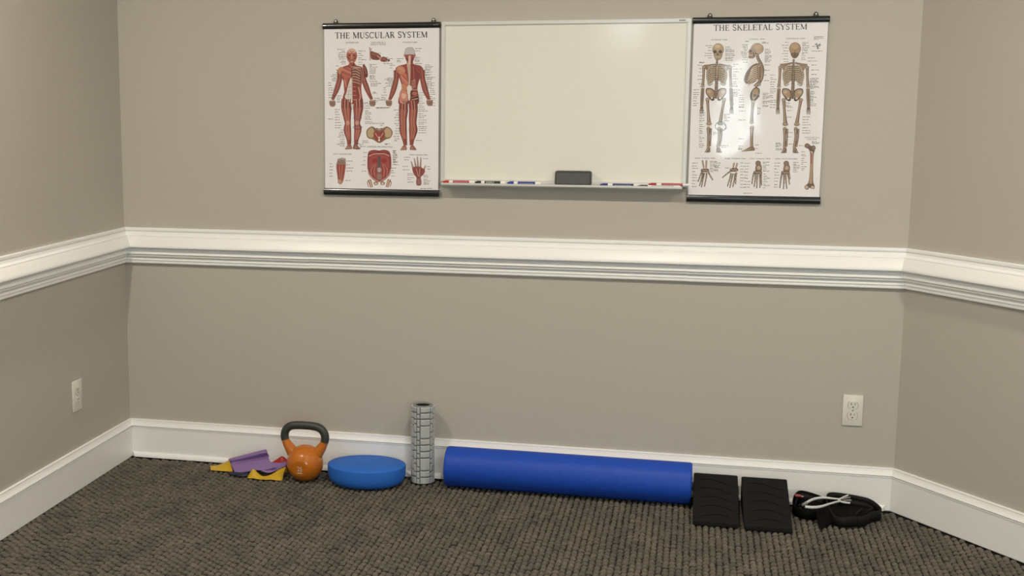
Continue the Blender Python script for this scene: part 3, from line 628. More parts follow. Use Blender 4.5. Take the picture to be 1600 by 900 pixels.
A.blob([(476, 470 + q), (557, 450 + q), (638, 470 + q), (652, 560 + q), (630, 640 + q), (557, 700 + q), (484, 640 + q), (462, 560 + q)], (158, 70, 64)); A.line([(462, 470 + q), (500, 450 + q), (557, 446 + q), (614, 450 + q), (652, 470 + q)], 8, (206, 168, 154), 4)
A.ell(514, 512 + q, 28, 22, (150, 40, 44)); A.ell(602, 512 + q, 28, 22, (150, 40, 44)); A.line([(557, 470 + q), (557, 690 + q)], [30, 24], (96, 74, 76)); A.ell(557, 600 + q, 18, 24, (178, 168, 166)); A.blob([(535, 640 + q), (580, 640 + q), (572, 690 + q), (542, 690 + q)], (148, 112, 98))
for s_ in (-1, 1):
    for k in range(4): A.line([(557 + s_ * (20 + k * 6), 545 + q), (557 + s_ * (34 + k * 14), 600 + q), (557 + s_ * (26 + k * 14), 660 + q)], 5, (204, 130, 116) if k % 2 else (108, 34, 36), 4)
    A.line([(557 + s_ * 110, 590 + q), (557 + s_ * 80, 660 + q), (557, 716 + q)], 6, (212, 184, 168), 4)
    A.line([(557 + s_ * 20, 426 + q), (557 + s_ * 90, 432 + q)], 7, (172, 84, 78))
A.build('abdominal_wall_diagram', t)
A = Art(fnL)
A.blob([(158, 520 + q), (196, 500 + q), (238, 515 + q), (236, 590 + q), (218, 690 + q), (196, 732 + q), (170, 720 + q), (158, 640 + q), (150, 570 + q)], (160, 78, 66)); A.ell(182, 708 + q, 20, 22, (178, 146, 116))
for k in range(5): A.line([(162 + k * 17, 545 + q), (168 + k * 16, 505 + q), (172 + k * 15, 478 + q + abs(k - 2.4) * 5)], [15, 13, 11], (150, 134, 122), 3); A.line([(166 + k * 14, 560 + q), (180 + k * 6, 680 + q)], 4, (206, 140, 122) if k % 2 else (112, 46, 40)); A.line([(166 + k * 17, 540 + q), (172 + k * 15, 490 + q)], 3, (88, 72, 66))
A.build('foot_diagram', t)
A = Art(fnL)
for a_, b_ in (((875, 590), (856, 520)), ((900, 580), (884, 490)), ((920, 575), (912, 476)), ((942, 580), (946, 484)), ((966, 620), (990, 560))): A.line([(a_[0], a_[1] + q), ((a_[0] + b_[0]) / 2, (a_[1] + b_[1]) / 2 + q), (b_[0], b_[1] + q)], [17, 14, 9], (132, 104, 98), 3); A.line([(a_[0], a_[1] + q), (b_[0], b_[1] + q)], 3, (206, 188, 180))
A.blob([(866, 585 + q), (905, 570 + q), (950, 580 + q), (984, 610 + q), (968, 650 + q), (944, 676 + q), (948, 745 + q), (905, 745 + q), (906, 680 + q), (880, 645 + q)], (146, 72, 66)); A.blob([(908, 680 + q), (944, 680 + q), (948, 745 + q), (905, 745 + q)], (126, 70, 68))
for k in range(5): A.line([(885 + k * 17, 590 + q), (918 + k * 5, 665 + q)], 4, (214, 180, 168) if k % 2 else (110, 40, 40)); A.line([(912 + k * 8, 685 + q), (912 + k * 8, 742 + q)], 3, (190, 140, 130))
A.build('hand_diagram', t)

# ---- skeletal system chart
t, W, H = make_poster('anatomy_poster', 'anatomy poster of tan skeletons hanging right of the whiteboard', 2.2495, 2.7070, 1.1415, 1.7562, (2.3040, 2.6650))
def fnR(X, Y, W=W, H=H):
    px, py = 1070 + X / 5.626, 10 + Y / 5.626  # crop coordinates scaled back to image pixels
    s_ = t_ = .5
    for _ in range(3):
        t_ = (py - (37 - 3 * s_)) / (268 + 5 * s_); s_ = (px - 1083 + 7 * t_) / (209.5 - 3.5 * t_)
    return (s_ - .5) * W, (1 - t_) * H
A = Art(fnR); A.text('THE SKELETAL SYSTEM', 660, 206, 51, (44, 36, 38), 824, .955, -0.018, 1.25); A.build('title_lettering', t, 'dark serif title THE SKELETAL SYSTEM')
A = Art(fnR)
for tx, x, y, h, wd in (('ANTERIOR VIEW', 300, 296, 11, 150), ('LATERAL VIEW', 634, 290, 11, 142), ('POSTERIOR VIEW', 973, 284, 11, 166), ('HAND: DORSAL VIEW', 186, 1338, 11, 186), ('HAND: PALMAR VIEW', 455, 1338, 11, 186), ('FOOT: DORSAL VIEW', 674, 1338, 11, 184), ('FOOT: PLANTAR VIEW', 904, 1338, 11, 194), ('STRUCTURE OF A', 1125, 1147, 10, 126), ('LONG BONE', 1125, 1163, 10, 84)):
    A.text(tx, x, y, h, CAPC, wd, 1.0, -0.01 if y < 900 else 0, 1.5)
q = 872
A.notes(165, 240, R_(340, 470, 22), align=1); A.notes(355, 440, R_(352, 480, 15)); A.notes(125, 205, [487, 492]); A.notes(105, 155, R_(510, 720, 32), align=1); A.notes(75, 130, R_(730, 880, 19)); A.notes(425, 475, R_(500, 720, 22)); A.notes(425, 495, R_(730, 780, 12)); A.notes(425, 450, R_(850, 870, 12))
A.notes(490, 555, R_(330, 500, 17), align=1); A.notes(530, 600, [305]); A.notes(680, 750, R_(308, 330, 12)); A.notes(705, 780, R_(375, 490, 13)); A.notes(490, 525, [543]); A.notes(700, 755, R_(510, 660, 45)); A.notes(690, 765, R_(755, 880, 13)); A.notes(480, 545, R_(775, 890, 20))
A.notes(850, 910, R_(310, 480, 24), align=1); A.notes(1030, 1090, R_(315, 405, 14)); A.notes(1025, 1060, R_(410, 460, 16)); A.notes(1080, 1180, R_(448, 480, 26)); A.notes(1110, 1190, R_(510, 600, 38)); A.notes(1100, 1185, R_(625, 720, 11)); A.notes(1105, 1160, R_(735, 870, 14)); A.notes(755, 810, R_(595, 880, 20)); A.notes(890, 940, R_(840, 880, 14))
A.notes(1130, 1220, [262, 274, 286]); A.notes(1115, 1225, [345, 386])
A.notes(130, 185, R_(40 + q, 370 + q, 17)); A.notes(255, 300, R_(230 + q, 250 + q, 9)); A.notes(350, 405, R_(70 + q, 140 + q, 14)); A.notes(330, 400, [348 + q, 362 + q]); A.notes(480, 560, [8 + q, 40 + q, 120 + q, 285 + q]); A.notes(645, 695, R_(10 + q, 80 + q, 15)); A.notes(630, 690, [340 + q, 370 + q, 412 + q]); A.notes(480, 525, R_(350 + q, 385 + q, 10))
A.notes(905, 965, [5 + q, 35 + q, 92 + q, 228 + q, 265 + q, 330 + q]); A.notes(1040, 1115, R_(90 + q, 250 + q, 24)); A.notes(810, 870, R_(320 + q, 390 + q, 12)); A.notes(1125, 1195, R_(305 + q, 330 + q, 10)); A.notes(1010, 1055, [342 + q]); A.notes(1035, 1085, R_(400 + q, 580 + q, 18))
for x0 in (70, 500, 540, 800): A.notes(x0, x0 + 55, R_(500 + q, 720 + q, 27))
for x0 in (230, 270, 700, 965): A.notes(x0, x0 + 60, R_(490 + q, 580 + q, 14))
A.notes(705, 765, R_(600 + q, 735 + q, 17)); A.notes(365, 425, [545 + q]); A.notes(530, 680, [770 + q], (150, 90, 80))
A.build('printed_captions', t)
BN, BD, BL = (134, 106, 82), (60, 44, 35), (194, 170, 142)
def bone(A, pts, wd, knob=None, base=BN):
    A.line(pts, [w_ + 8 for w_ in wd], BD, 4); A.line(pts, [w_ + 1 for w_ in wd], base, 4)
    A.line([(p[0] - w_ * .14, p[1]) for p, w_ in zip(pts, wd)], [w_ * .3 for w_ in wd], BL, 4)
    if knob:
        for p in (pts[0], pts[-1]): A.ell(p[0], p[1], knob + 2.5, knob * .8 + 2.5, BD); A.ell(p[0], p[1], knob, knob * .8, (172, 148, 122))
def ribs(A, cx_, y0, top, wmax, n, hgt):
    for k in range(n):
        f = k / (n - 1); hwid = wmax * (0.55 + 0.45 * math.sin(math.pi * (0.25 + 0.5 * min(1, f * 1.15))))
        y = y0 + hgt * f
        for s_ in (-1, 1):
            pts = [(cx_ + s_ * 8, y - 8), (cx_ + s_ * hwid * .6, y - 10 + 5 * f), (cx_ + s_ * hwid, y + 14), (cx_ + s_ * hwid * .85, y + 30 + 8 * f), (cx_ + s_ * hwid * .45, y + 26 - 6 * f)]
            A.line(pts, [12, 13, 13, 11, 7], BD, 4); A.line(pts, [5, 7, 6.5, 5, 3], (206, 186, 160), 4)
def handbones(A, x, y, s_):
    for k in range(4): A.line([(x + s_ * (k * 6 - 8), y), (x + s_ * (k * 9 - 14), y + 34), (x + s_ * (k * 9 - 12), y + 62)], [8, 6, 4], (112, 90, 74), 3)
def skeleton(A, cx_, back=False, dx=0):
    A.blob([(cx_ - 30, 515), (cx_ + 28, 515), (cx_ + 66, 560), (cx_ + 80, 640), (cx_ + 56, 665), (cx_, 640), (cx_ - 60, 665), (cx_ - 84, 640), (cx_ - 70, 560)], (150, 128, 108))
    sp = [(cx_, 455), (cx_ - 2, 600), (cx_ - 4, 700), (cx_ - 8, 800)]
    if not back:
        A.ell(cx_ + 8, 376, 51, 56, BD); A.ell(cx_ + 8, 374, 48, 53, (178, 152, 120)); A.blob([(cx_ - 30, 400), (cx_ + 46, 400), (cx_ + 36, 455), (cx_ + 8, 468), (cx_ - 20, 455)], (160, 134, 106)); A.ell(cx_ - 20, 394, 16, 14, (72, 52, 42)); A.ell(cx_ + 28, 394, 16, 14, (72, 52, 42)); A.poly([(cx_ + 4, 402), (cx_ + 14, 424), (cx_ - 6, 424)], (72, 52, 42)); A.line([(cx_ - 16, 440), (cx_ + 28, 440)], 7, (216, 200, 176)); A.line([(cx_ - 14, 440), (cx_ + 26, 440)], 2, BD); A.ell(cx_ + 2, 348, 26, 14, (206, 182, 150))
    else:
        A.ell(cx_ + 10, 366, 51, 56, BD); A.ell(cx_ + 10, 364, 48, 53, (164, 134, 104)); A.ell(cx_ + 8, 345, 32, 26, (182, 154, 122)); A.blob([(cx_ - 26, 405), (cx_ + 44, 405), (cx_ + 30, 440), (cx_ + 6, 450), (cx_ - 14, 440)], (116, 88, 66)); A.line([(cx_ + 8, 380), (cx_ + 8, 430)], 4, BD)
    for s_ in (-1, 1):
        sx_ = cx_ + s_ * 118
        bone(A, [(cx_ + s_ * 12, 506 if not back else 490), (cx_ + s_ * 60, 512 if not back else 500), (sx_, 520 if not back else 508)], [9, 8, 10])
        if back: A.blob([(cx_ + s_ * 45, 512), (cx_ + s_ * 105, 520), (cx_ + s_ * 62, 590), (cx_ + s_ * 48, 560)], (156, 128, 100))
        else: A.blob([(cx_ + s_ * 82, 515), (cx_ + s_ * 112, 522), (cx_ + s_ * 90, 560)], (140, 112, 88))
        bone(A, [(sx_, 528), (sx_ + s_ * 2, 610), (sx_ + s_ * 8, 695)], [20, 13, 18], 14)
        bone(A, [(sx_ + s_ * 2, 712), (sx_ + s_ * 4, 790), (sx_ + s_ * 12, 880)], [10, 8, 9]); bone(A, [(sx_ + s_ * 14, 712), (sx_ + s_ * 20, 790), (sx_ + s_ * 20, 876)], [9, 7, 8])
        handbones(A, sx_ + s_ * 15, 877, 1)
    ribs(A, cx_ - 2, 525, 0, 88, 9, 125)
    A.line(sp, [15, 24, 28, 30], BD, 5); A.line(sp, [8, 14, 17, 18], (150, 122, 96), 5)
    for k in range(18): A.line([(cx_ - 14 - k * .2, 470 + k * 18), (cx_ + 8 - k * .2, 470 + k * 18)], 4, BD if k % 2 else (120, 94, 76))
    if not back: A.line([(cx_, 520), (cx_ - 1, 625)], [13, 8], (186, 162, 134))
    for s_ in (-1, 1):
        px = cx_ - 7 + s_ * 58
        A.blob([(px - s_ * 44, 735), (px - s_ * 10, 712), (px + s_ * 28, 716), (px + s_ * 34, 750), (px + s_ * 14, 785), (px - s_ * 20, 822), (px - s_ * 44, 815), (px - s_ * 40, 780)], BD)
        A.blob([(px - s_ * 36, 740), (px - s_ * 6, 719), (px + s_ * 24, 724), (px + s_ * 28, 750), (px + s_ * 8, 780), (px - s_ * 24, 808), (px - s_ * 34, 790)], (168, 140, 110)); A.ell(px - s_ * 22, 800, 10, 9, (208, 196, 182)); A.ell(px + s_ * 4, 744, 16, 14, (190, 164, 134))
    A.blob([(cx_ - 26, 745), (cx_ + 12, 745), (cx_ + 2, 800), (cx_ - 16, 800)], (122, 96, 76)); A.line([(cx_ - 16, 760), (cx_ + 2, 760)], 4, BD); A.line([(cx_ - 14, 778), (cx_, 778)], 4, BD)
    lf = ((cx_ - 82, cx_ - 66, cx_ - 66, cx_ - 68), (cx_ + 66, cx_ + 34, cx_ + 30, cx_ + 18))
    for (h_, k_, t0_, a_), s_ in zip(lf, (-1, 1)):
        bone(A, [(h_, 812), ((h_ + k_) / 2 + s_ * 2, 900), (k_, 1018)], [22, 14, 26], 17); A.ell(k_, 1026, 25, 15, BD); A.ell(k_, 1024, 22, 12, (170, 142, 116)); A.line([(k_ - 22, 1044), (k_ + 22, 1044)], 8, (222, 212, 200))
        bone(A, [(t0_ - 4, 1062), (t0_ - 5, 1140), (a_ - 3, 1228)], [26, 13, 17], 12); bone(A, [(t0_ + 17, 1066), (t0_ + 16, 1140), (a_ + 13, 1226)], [10, 6, 9])
        A.blob([(a_ - 12, 1236), (a_ + 14, 1236), (a_ + (24 if s_ > 0 else 16), 1262), (a_ + (34 if s_ > 0 else 12), 1280), (a_ - (12 if s_ > 0 else 34), 1280), (a_ - (16 if s_ > 0 else 24), 1262)], (132, 106, 88)); A.line([(a_, 1244), (a_ + s_ * 26, 1276)], 4, BL); A.line([(a_ + 8, 1246), (a_ + s_ * 12, 1278)], 3, BD)
A = Art(fnR); skeleton(A, 284); A.build('skeleton_front', t)
A = Art(fnR); skeleton(A, 958, True); A.build('skeleton_back', t)
A = Art(fnR)
A.ell(637, 368, 57, 50, BD); A.ell(637, 366, 54, 47, (176, 148, 116)); A.blob([(570, 372), (600, 350), (626, 392), (618, 440), (592, 452), (562, 446), (566, 410), (560, 396)], (152, 124, 98)); A.ell(580, 388, 12, 11, (72, 52, 42)); A.line([(564, 424), (600, 424)], 6, (216, 200, 176)); A.line([(606, 400), (612, 440)], 6, BD); A.ell(650, 350, 30, 20, (194, 166, 134)); A.ell(628, 410, 8, 7, BD)
bone(A, [(636, 420), (650, 460), (676, 505), (688, 560), (672, 640), (622, 700)], [20, 18, 20, 20, 22, 26])
for k in range(10): A.line([(630 + k * 5.5, 430 + k * 14), (654 + k * 5.2, 424 + k * 14)], 3.5, BD)
A.blob([(640, 492), (585, 520), (540, 580), (524, 640), (546, 672), (590, 672), (640, 640), (672, 580), (672, 510)], (112, 90, 72))
for k in range(8):
    y = 525 + k * 17
    A.line([(668, y - 18), (610, y + 2), (548 + abs(k - 5) * 7, y + 36 + k * 2)], [6, 8, 6], (212, 192, 168), 4)
A.blob([(640, 500), (676, 510), (690, 560), (668, 590), (648, 556)], (148, 122, 98)); bone(A, [(655, 520), (658, 600), (660, 680)], [20, 12, 14], 12)
A.blob([(590, 740), (620, 706), (658, 712), (664, 750), (648, 800), (612, 830), (586, 815), (580, 780)], BD); A.blob([(598, 744), (622, 714), (652, 720), (656, 748), (636, 790), (604, 810)], (170, 140, 108)); A.ell(622, 775, 14, 14, (110, 84, 64)); A.line([(650, 730), (660, 790)], 8, (130, 104, 84))
bone(A, [(608, 830), (600, 920), (597, 1012)], [22, 15, 22], 16); bone(A, [(600, 1052), (598, 1140), (600, 1225)], [28, 18, 18], 14); A.blob([(590, 1226), (616, 1228), (628, 1258), (580, 1264), (508, 1270), (545, 1250)], (128, 102, 84)); A.line([(590, 1244), (520, 1266)], 5, BL); A.line([(585, 1040), (618, 1040)], 6, (222, 212, 200))
A.build('skeleton_side', t)
def extremity(name, wrist, tips, root, heel=None):
    A = Art(fnR)
    for p in wrist: A.line([(p[0], p[1] + q), (p[2], p[3] + q)], 15, (140, 114, 94)); A.line([(p[0], p[1] + q), (p[2], p[3] + q)], 5, BL)
    if heel:
        A.ell(heel[0], heel[1] + q, 24, 24, BD); A.ell(heel[0], heel[1] + q, 20, 20, (138, 110, 90)); A.blob([(heel[0] - 18, heel[1] + 14 + q), (heel[0] + 26, heel[1] + 10 + q), (heel[0] + 30, heel[1] + 70 + q), (heel[0] - 20, heel[1] + 78 + q)], (130, 102, 84)); A.ell(heel[0] + 6, heel[1] + 40 + q, 16, 18, (186, 164, 142))
    A.blob([(root[0] - 30, root[1] - 12 + q), (root[0] + 28, root[1] - 14 + q), (root[0] + 32, root[1] + 12 + q), (root[0] - 30, root[1] + 16 + q)], (104, 82, 66))
    for k in range(4): A.ell(root[0] - 20 + k * 14, root[1] + (k % 2) * 6 - 2 + q, 7, 7, (168, 144, 120))
    for i, (a_, b_) in enumerate(tips):
        m1 = (a_[0] * .55 + b_[0] * .45 + (3 if i % 2 else -2), a_[1] * .55 + b_[1] * .45)
        A.line([(a_[0], a_[1] + q), (m1[0], m1[1] + q), (b_[0], b_[1] + q)], [14, 12, 9], BD, 4); A.line([(a_[0], a_[1] + q), (m1[0], m1[1] + q), (b_[0], b_[1] + q)], [6, 5, 3.5], (164, 140, 116), 4)
        for f in (.45, .72): A.ell(a_[0] + (b_[0] - a_[0]) * f, a_[1] + (b_[1] - a_[1]) * f + q, 7.5, 5.5, (176, 152, 128))
    A.build(name, t)
extremity('hand_bones', [(162, 478, 176, 548), (198, 478, 196, 548)], [((160, 580), (126, 672)), ((168, 588), (138, 710)), ((182, 592), (156, 722)), ((202, 588), (182, 716)), ((214, 578), (258, 656))], (186, 568))
extremity('hand_bones', [(446, 498, 436, 556), (474, 500, 458, 560)], [((418, 572), (340, 634)), ((420, 590), (388, 712)), ((438, 594), (410, 726)), ((456, 592), (436, 716)), ((468, 584), (460, 690))], (446, 562))
extremity('foot_bones', [], [((622, 585), (604, 690)), ((636, 596), (624, 714)), ((654, 600), (648, 726)), ((672, 600), (676, 722)), ((686, 590), (690, 700))], (656, 582), (658, 502))
extremity('foot_bones', [], [((868, 590), (850, 722)), ((884, 598), (882, 732)), ((900, 600), (912, 728)), ((918, 596), (934, 690)), ((930, 588), (940, 640))], (898, 582), (904, 502))
A = Art(fnR)
A.blob([(1064, 330 + q), (1090, 322 + q), (1120, 345 + q), (1140, 338 + q), (1158, 360 + q), (1148, 390 + q), (1140, 440 + q), (1138, 560 + q), (1140, 660 + q), (1152, 700 + q), (1148, 726 + q), (1122, 724 + q), (1108, 716 + q), (1092, 734 + q), (1068, 724 + q), (1068, 700 + q), (1098, 668 + q), (1110, 560 + q), (1110, 420 + q), (1096, 374 + q), (1064, 356 + q)], (104, 78, 60))
A.line([(1126, 400 + q), (1124, 540 + q), (1118, 680 + q)], [20, 17, 26], (178, 144, 108), 4); A.ell(1083, 342 + q, 16, 15, (128, 104, 86)); A.ell(1140, 362 + q, 13, 17, (128, 104, 86)); A.line([(1124, 410 + q), (1122, 500 + q)], 8, (150, 78, 62)); A.ell(1083, 712 + q, 15, 14, (196, 172, 146)); A.ell(1134, 712 + q, 14, 13, (196, 172, 146)); A.line([(1112, 392 + q), (1132, 402 + q)], 5, (226, 214, 200))
A.build('thigh_bone', t)
A = Art(fnR)
for a_, b_ in (((1150, 318), (1165, 345)), ((1165, 345), (1160, 372)), ((1165, 340), (1186, 322)), ((1176, 348), (1188, 330)), ((1140, 330), (1160, 330)), ((1158, 350), (1176, 366))): A.line([a_, b_], 6, (70, 58, 50))
A.build('joint_diagram', t)
A = Art(fnR); A.ring(322, 176 + q, 48, 40, 5, (66, 74, 70)); A.line([(300, 150 + q), (352, 158 + q), (372, 190 + q), (350, 212 + q)], 4, (66, 74, 70), 4)
o = A.build('pen_circle', t, 'hand drawn pen circle round the left knee')
for v in o.data.vertices: v.co.y -= 0.0012

# ------------------------------------------------------------------ wall outlets
M_PLATE = mat('outlet_plate_white', (0.74, 0.71, 0.64), 0.35, 0.5)
M_RECEP = mat('outlet_face_white', (0.72, 0.70, 0.63), 0.3, 0.5)
M_SLOT = mat('outlet_slot_dark', (0.015, 0.013, 0.012), 0.8)
def outlet(label, loc, rz, W_=0.070, H_=0.1145):
    t = thing('wall_outlet', label, 'outlet', loc, 'wall outlets'); t.rotation_euler = (0, 0, rz)
    box('cover_plate', (-W_ / 2, W_ / 2, -0.0062, -0.0002, 0, H_), M_PLATE, t, 0.0022, 2)
    for zc in (H_ / 2 + 0.0195, H_ / 2 - 0.0195):
        pts = []
        for k in range(32):
            a_ = 2 * math.pi * k / 32; x, z = 0.0172 * math.cos(a_), 0.0172 * math.sin(a_)
            pts.append((x, max(-0.0135, min(0.0135, z))))
        bm = bmesh.new(); a = [bm.verts.new((p[0], -0.0078, p[1] + zc)) for p in pts]; b = [bm.verts.new((p[0], -0.006, p[1] + zc)) for p in pts]
        bm.faces.new(a); bm.faces.new(b)
        for i in range(32): bm.faces.new([a[i], a[(i + 1) % 32], b[(i + 1) % 32], b[i]])
        fc = bm_obj('receptacle', bm, M_RECEP, t, 40)
        V, F = lathe_data([(0.0174, 0), (0.0185, 0)], 32)
        mesh_obj('painted_gap_shade', [(v[0], -0.0063, max(-0.0142, min(0.0142, v[1])) + zc) for v in V], F, mat('gap_shade_grey', (0.22, 0.2, 0.17), 0.8), t)  # flat grey ring, painted as the shade around the receptacle
        box('slot', (-0.0074, -0.0052, -0.0081, -0.0075, zc + .0005, zc + .0095), M_SLOT, fc)
        box('slot', (0.0055, 0.0073, -0.0081, -0.0075, zc + .0012, zc + .0088), M_SLOT, fc)
        V, F = lathe_data([(0, 0), (0.0026, 0), (0.0026, .0006), (0, .0006)], 14)
        mesh_obj('ground_hole', [(v[0], -0.0081 + v[2], v[1] + zc - .0068) for v in V], F, M_SLOT, fc)
    V, F = lathe_data([(0, 0), (0.0034, 0), (0.003, .0008), (0, .001)], 16)
    mesh_obj('screw', [(v[0], -0.0062 - v[2], v[1] + H_ / 2) for v in V], F, mat('screw_grey', (0.45, 0.43, 0.4), 0.35, metal=.5), t, 40)
outlet('white duplex outlet low on the back wall near its right corner', (2.8620, 0, 0.3080), 0)
outlet('white duplex outlet low on the left side wall', (0.0, -0.4680, 0.3055), math.pi / 2, 0.074, 0.118)

# ------------------------------------------------------------------ blue long foam roller
M_FOAM = mat('blue_foam_roller', (0.010, 0.065, 0.44), 0.5, 0.3, bump=(70, 0.35, 0.004), var=(30, 0.12))
rr_ = 0.0775; L_ = 0.926
fr = thing('foam_roller', 'long smooth blue foam roller lying along the white baseboard', 'foam roller', (1.840, -0.1035, 0.0))
V, F = lathe_data([(0, 0), (rr_ - .012, 0), (rr_ - .004, .001), (rr_ - .001, .004), (rr_, .010), (rr_, L_ * .33), (rr_, L_ * .66), (rr_, L_ - .010), (rr_ - .001, L_ - .004), (rr_ - .004, L_ - .001), (rr_ - .012, L_), (0, L_)], 64)
mesh_obj('roller_body', [(v[2] - L_ / 2, v[1], v[0] + rr_) for v in V], F, M_FOAM, fr, 50)
fr.rotation_euler = (0, 0, -0.006)

# ------------------------------------------------------------------ blue oval balance pad
M_PAD = mat('blue_balance_pad', (0.026, 0.145, 0.56), 0.6, 0.2, bump=(300, 0.15, 0.002), var=(40, .06))
pd = thing('balance_pad', 'bright blue oval balance pad lying flat beside the kettlebell', 'balance pad', (1.068, -0.1495, 0.0))
hp = 0.079
prof = [(0, 0), (.62, 0), (.80, .003), (.91, .011), (.965, .023), (.99, .035), (1.0, .048), (1.0, hp - .006), (.994, hp - .002), (.975, hp), (.5, hp), (0, hp)]
V, F = lathe_data(prof, 96, 0.1535, 0.120); mesh_obj('pad_body', V, F, M_PAD, pd, 50)
pd.rotation_euler = (0, 0, 0.10)

# ------------------------------------------------------------------ grey textured roller standing upright
M_GREY = mat('grey_grid_roller', (0.45, 0.47, 0.465), 0.5, 0.4)
M_GREY2 = mat('grey_roller_core', (0.22, 0.23, 0.23), 0.6, 0.3)  # core darker than the pads, groove shade put into its colour
gr = thing('grid_roller', 'grey textured massage roller standing on end between blue pad and blue roller', 'foam roller', (1.2765, -0.0775, 0.0))
GH = 0.312; RC, RO = 0.0395, 0.0468
V, F = lathe_data([(0.028, 0.001), (RC, 0.001), (RC, GH - .002), (RC - .004, GH), (0.031, GH), (0.028, GH - .003), (0.028, 0.001)], 48); mesh_obj('core', V, F, M_GREY2, gr, 40)
V, F = lathe_data([(0, 0.16), (0.0278, 0.16)], 32); mesh_obj('inner_tube', *lathe_data([(0.0279, 0.002), (0.0279, GH - .004), (0.0262, GH - .004), (0.0262, 0.002), (0.0279, 0.002)], 32), mat('black_inner_tube', (0.02, 0.02, 0.02), .5), gr, 40)
def pad_mesh(a0, a1, z0, z1, nseg, ridge=0.0):
    V = []; F = []; e = 0.0024; k = nseg + 1
    for (r, da, dz) in ((RC - .001, 0, 0), (RO - .0012, e * .3 / RO, e * .3), (RO, e / RO, e)):
        for z in (z0 + dz, z1 - dz):
            for i in range(k):
                a_ = (a0 + da) + ((a1 - da) - (a0 + da)) * i / nseg
                V.append((r * math.cos(a_), r * math.sin(a_), z))
    lay = lambda l, s_: [(l * 2 + s_) * k + i for i in range(k)]
    for l in range(2):
        for s_ in (0, 1):
            A_, B_ = lay(l, s_), lay(l + 1, s_)
            for i in range(nseg): F.append((A_[i], A_[i + 1], B_[i + 1], B_[i]) if s_ == 0 else (A_[i + 1], A_[i], B_[i], B_[i + 1]))
        for i in (0, nseg): F.append((lay(l, 0)[i], lay(l, 1)[i], lay(l + 1, 1)[i], lay(l + 1, 0)[i]))
    for i in range(nseg): F.append((lay(2, 0)[i], lay(2, 0)[i + 1], lay(2, 1)[i + 1], lay(2, 1)[i]))
    bm = bmesh.new(); vv_ = [bm.verts.new(v) for v in V]; [bm.faces.new([vv_[i] for i in f]) for f in F]; fix(bm)
    me = bpy.data.meshes.new('pad'); bm.to_mesh(me); bm.free(); me.materials.append(M_GREY); return me
wide_rows = [(.002, .027), (.0305, .0535), (.057, .1045), (.108, .1305), (.134, .1565), (.160, .1825), (.186, .2335), (.237, .260), (.2635, .2845), (.288, .3085)]
small_rows = [(.002, .0285), (.032, .0475), (.051, .080), (.0835, .099), (.1025, .133), (.1365, .152), (.1555, .186), (.1895, .205), (.2085, .239), (.2425, .258), (.2615, .285), (.2885, .3085)]
D_ = math.radians
base_a = D_(-74)            # centre of the wide column that faces the room
meshes = {}
for c in range(4):
    off = c * D_(90)
    for z0, z1 in wide_rows:
        if ('w', z0) not in meshes: meshes[('w', z0)] = pad_mesh(-D_(25), D_(25), z0 + .0004, z1 - .0004, 2)
        o = bpy.data.objects.new('pad', meshes[('w', z0)]); COL.objects.link(o); o.parent = gr; o.rotation_euler = (0, 0, base_a + off + D_(8))
    for side, sh in ((-1, 0), (1, .0)):
        for ri, (z0, z1) in enumerate(small_rows):
            key = ('s', side, z0)
            if key not in meshes:
                zz0, zz1 = (z0, z1) if side < 0 else (GH - .0015 - z1, GH - .0015 - z0)
                meshes[key] = pad_mesh(-D_(7.0), D_(7.0), zz0 + .0006, zz1 - .0006, 1)
            o = bpy.data.objects.new('pad', meshes[key]); COL.objects.link(o); o.parent = gr; o.rotation_euler = (0, 0, base_a + off + D_(8) + D_(45) + side * D_(9.3))

# ------------------------------------------------------------------ kettlebell
M_ORANGE = mat('orange_enamel', (0.52, 0.150, 0.010), 0.55, 0.15, coat=1.0, coat_rough=0.03)
M_GRIP = mat('dark_grey_grip', (0.036, 0.040, 0.038), 0.45, 0.5, bump=(400, .1, .001))
kb = thing('kettlebell', 'orange kettlebell with a dark grey handle standing by the bands', 'kettlebell', (0.8200, -0.1620, 0.0))
KR_ = 0.0727; zc = KR_ * 0.93
bm = bmesh.new(); bmesh.ops.create_uvsphere(bm, u_segments=56, v_segments=36, radius=KR_)
nf = Vector((-0.06, -1, -0.10)).normalized()
for v in bm.verts:
    d_ = v.co.dot(nf)
    if d_ > KR_ * .905: v.co -= nf * (d_ - KR_ * .905)
    v.co.z = max(v.co.z, -zc)
    v.co.z += zc
def arch():
    half = [(0.036, .088), (0.055, .115), (0.071, .138), (0.0805, .158), (0.083, .176), (0.078, .195), (0.064, .210), (0.042, .217), (0.0, .219)]
    return [(-x, 0, z) for x, z in half] + [(x, 0, z) for x, z in half[-2::-1]]
path = catmull(arch(), 6)
rad = []
for p in path: rad.append(0.0155 + 0.0065 * max(0, min(1, (0.15 - p[2]) / 0.05)) + (0.0008 if p[2] > .157 else 0))
zs = 0.1565
iL = next(i for i, p in enumerate(path) if p[2] > zs); iR = len(path) - 1 - iL
for seg in (path[:iL + 1], path[iR:]):
    r0 = [0.0160 + 0.0100 * max(0, min(1, (0.15 - p[2]) / 0.05)) for p in seg]
    V, F = tube_data(seg, r0, 20); vv_ = [bm.verts.new(v) for v in V]
    for f in F: bm.faces.new([vv_[i] for i in f])
body = bm_obj('bell_body', bm, M_ORANGE, kb, 50)
V, F = tube_data(path[iL:iR + 1], 0.0163, 20); mesh_obj('grip', V, F, M_GRIP, kb, 50)
M_KW = mat('kettlebell_print', (0.72, 0.68, 0.62), 0.5)
V, F = text_mesh('25', 0.026)
def on_face(u, v): 
    ax = Vector((0, 0, 1)).cross(nf).normalized() * -1; ax = Vector((1, -0.06, 0)).normalized(); up = nf.cross(ax); up = up if up.z > 0 else -up
    return nf * (KR_ * .905 + .0006) + ax * u + up * v + Vector((0, 0, zc))
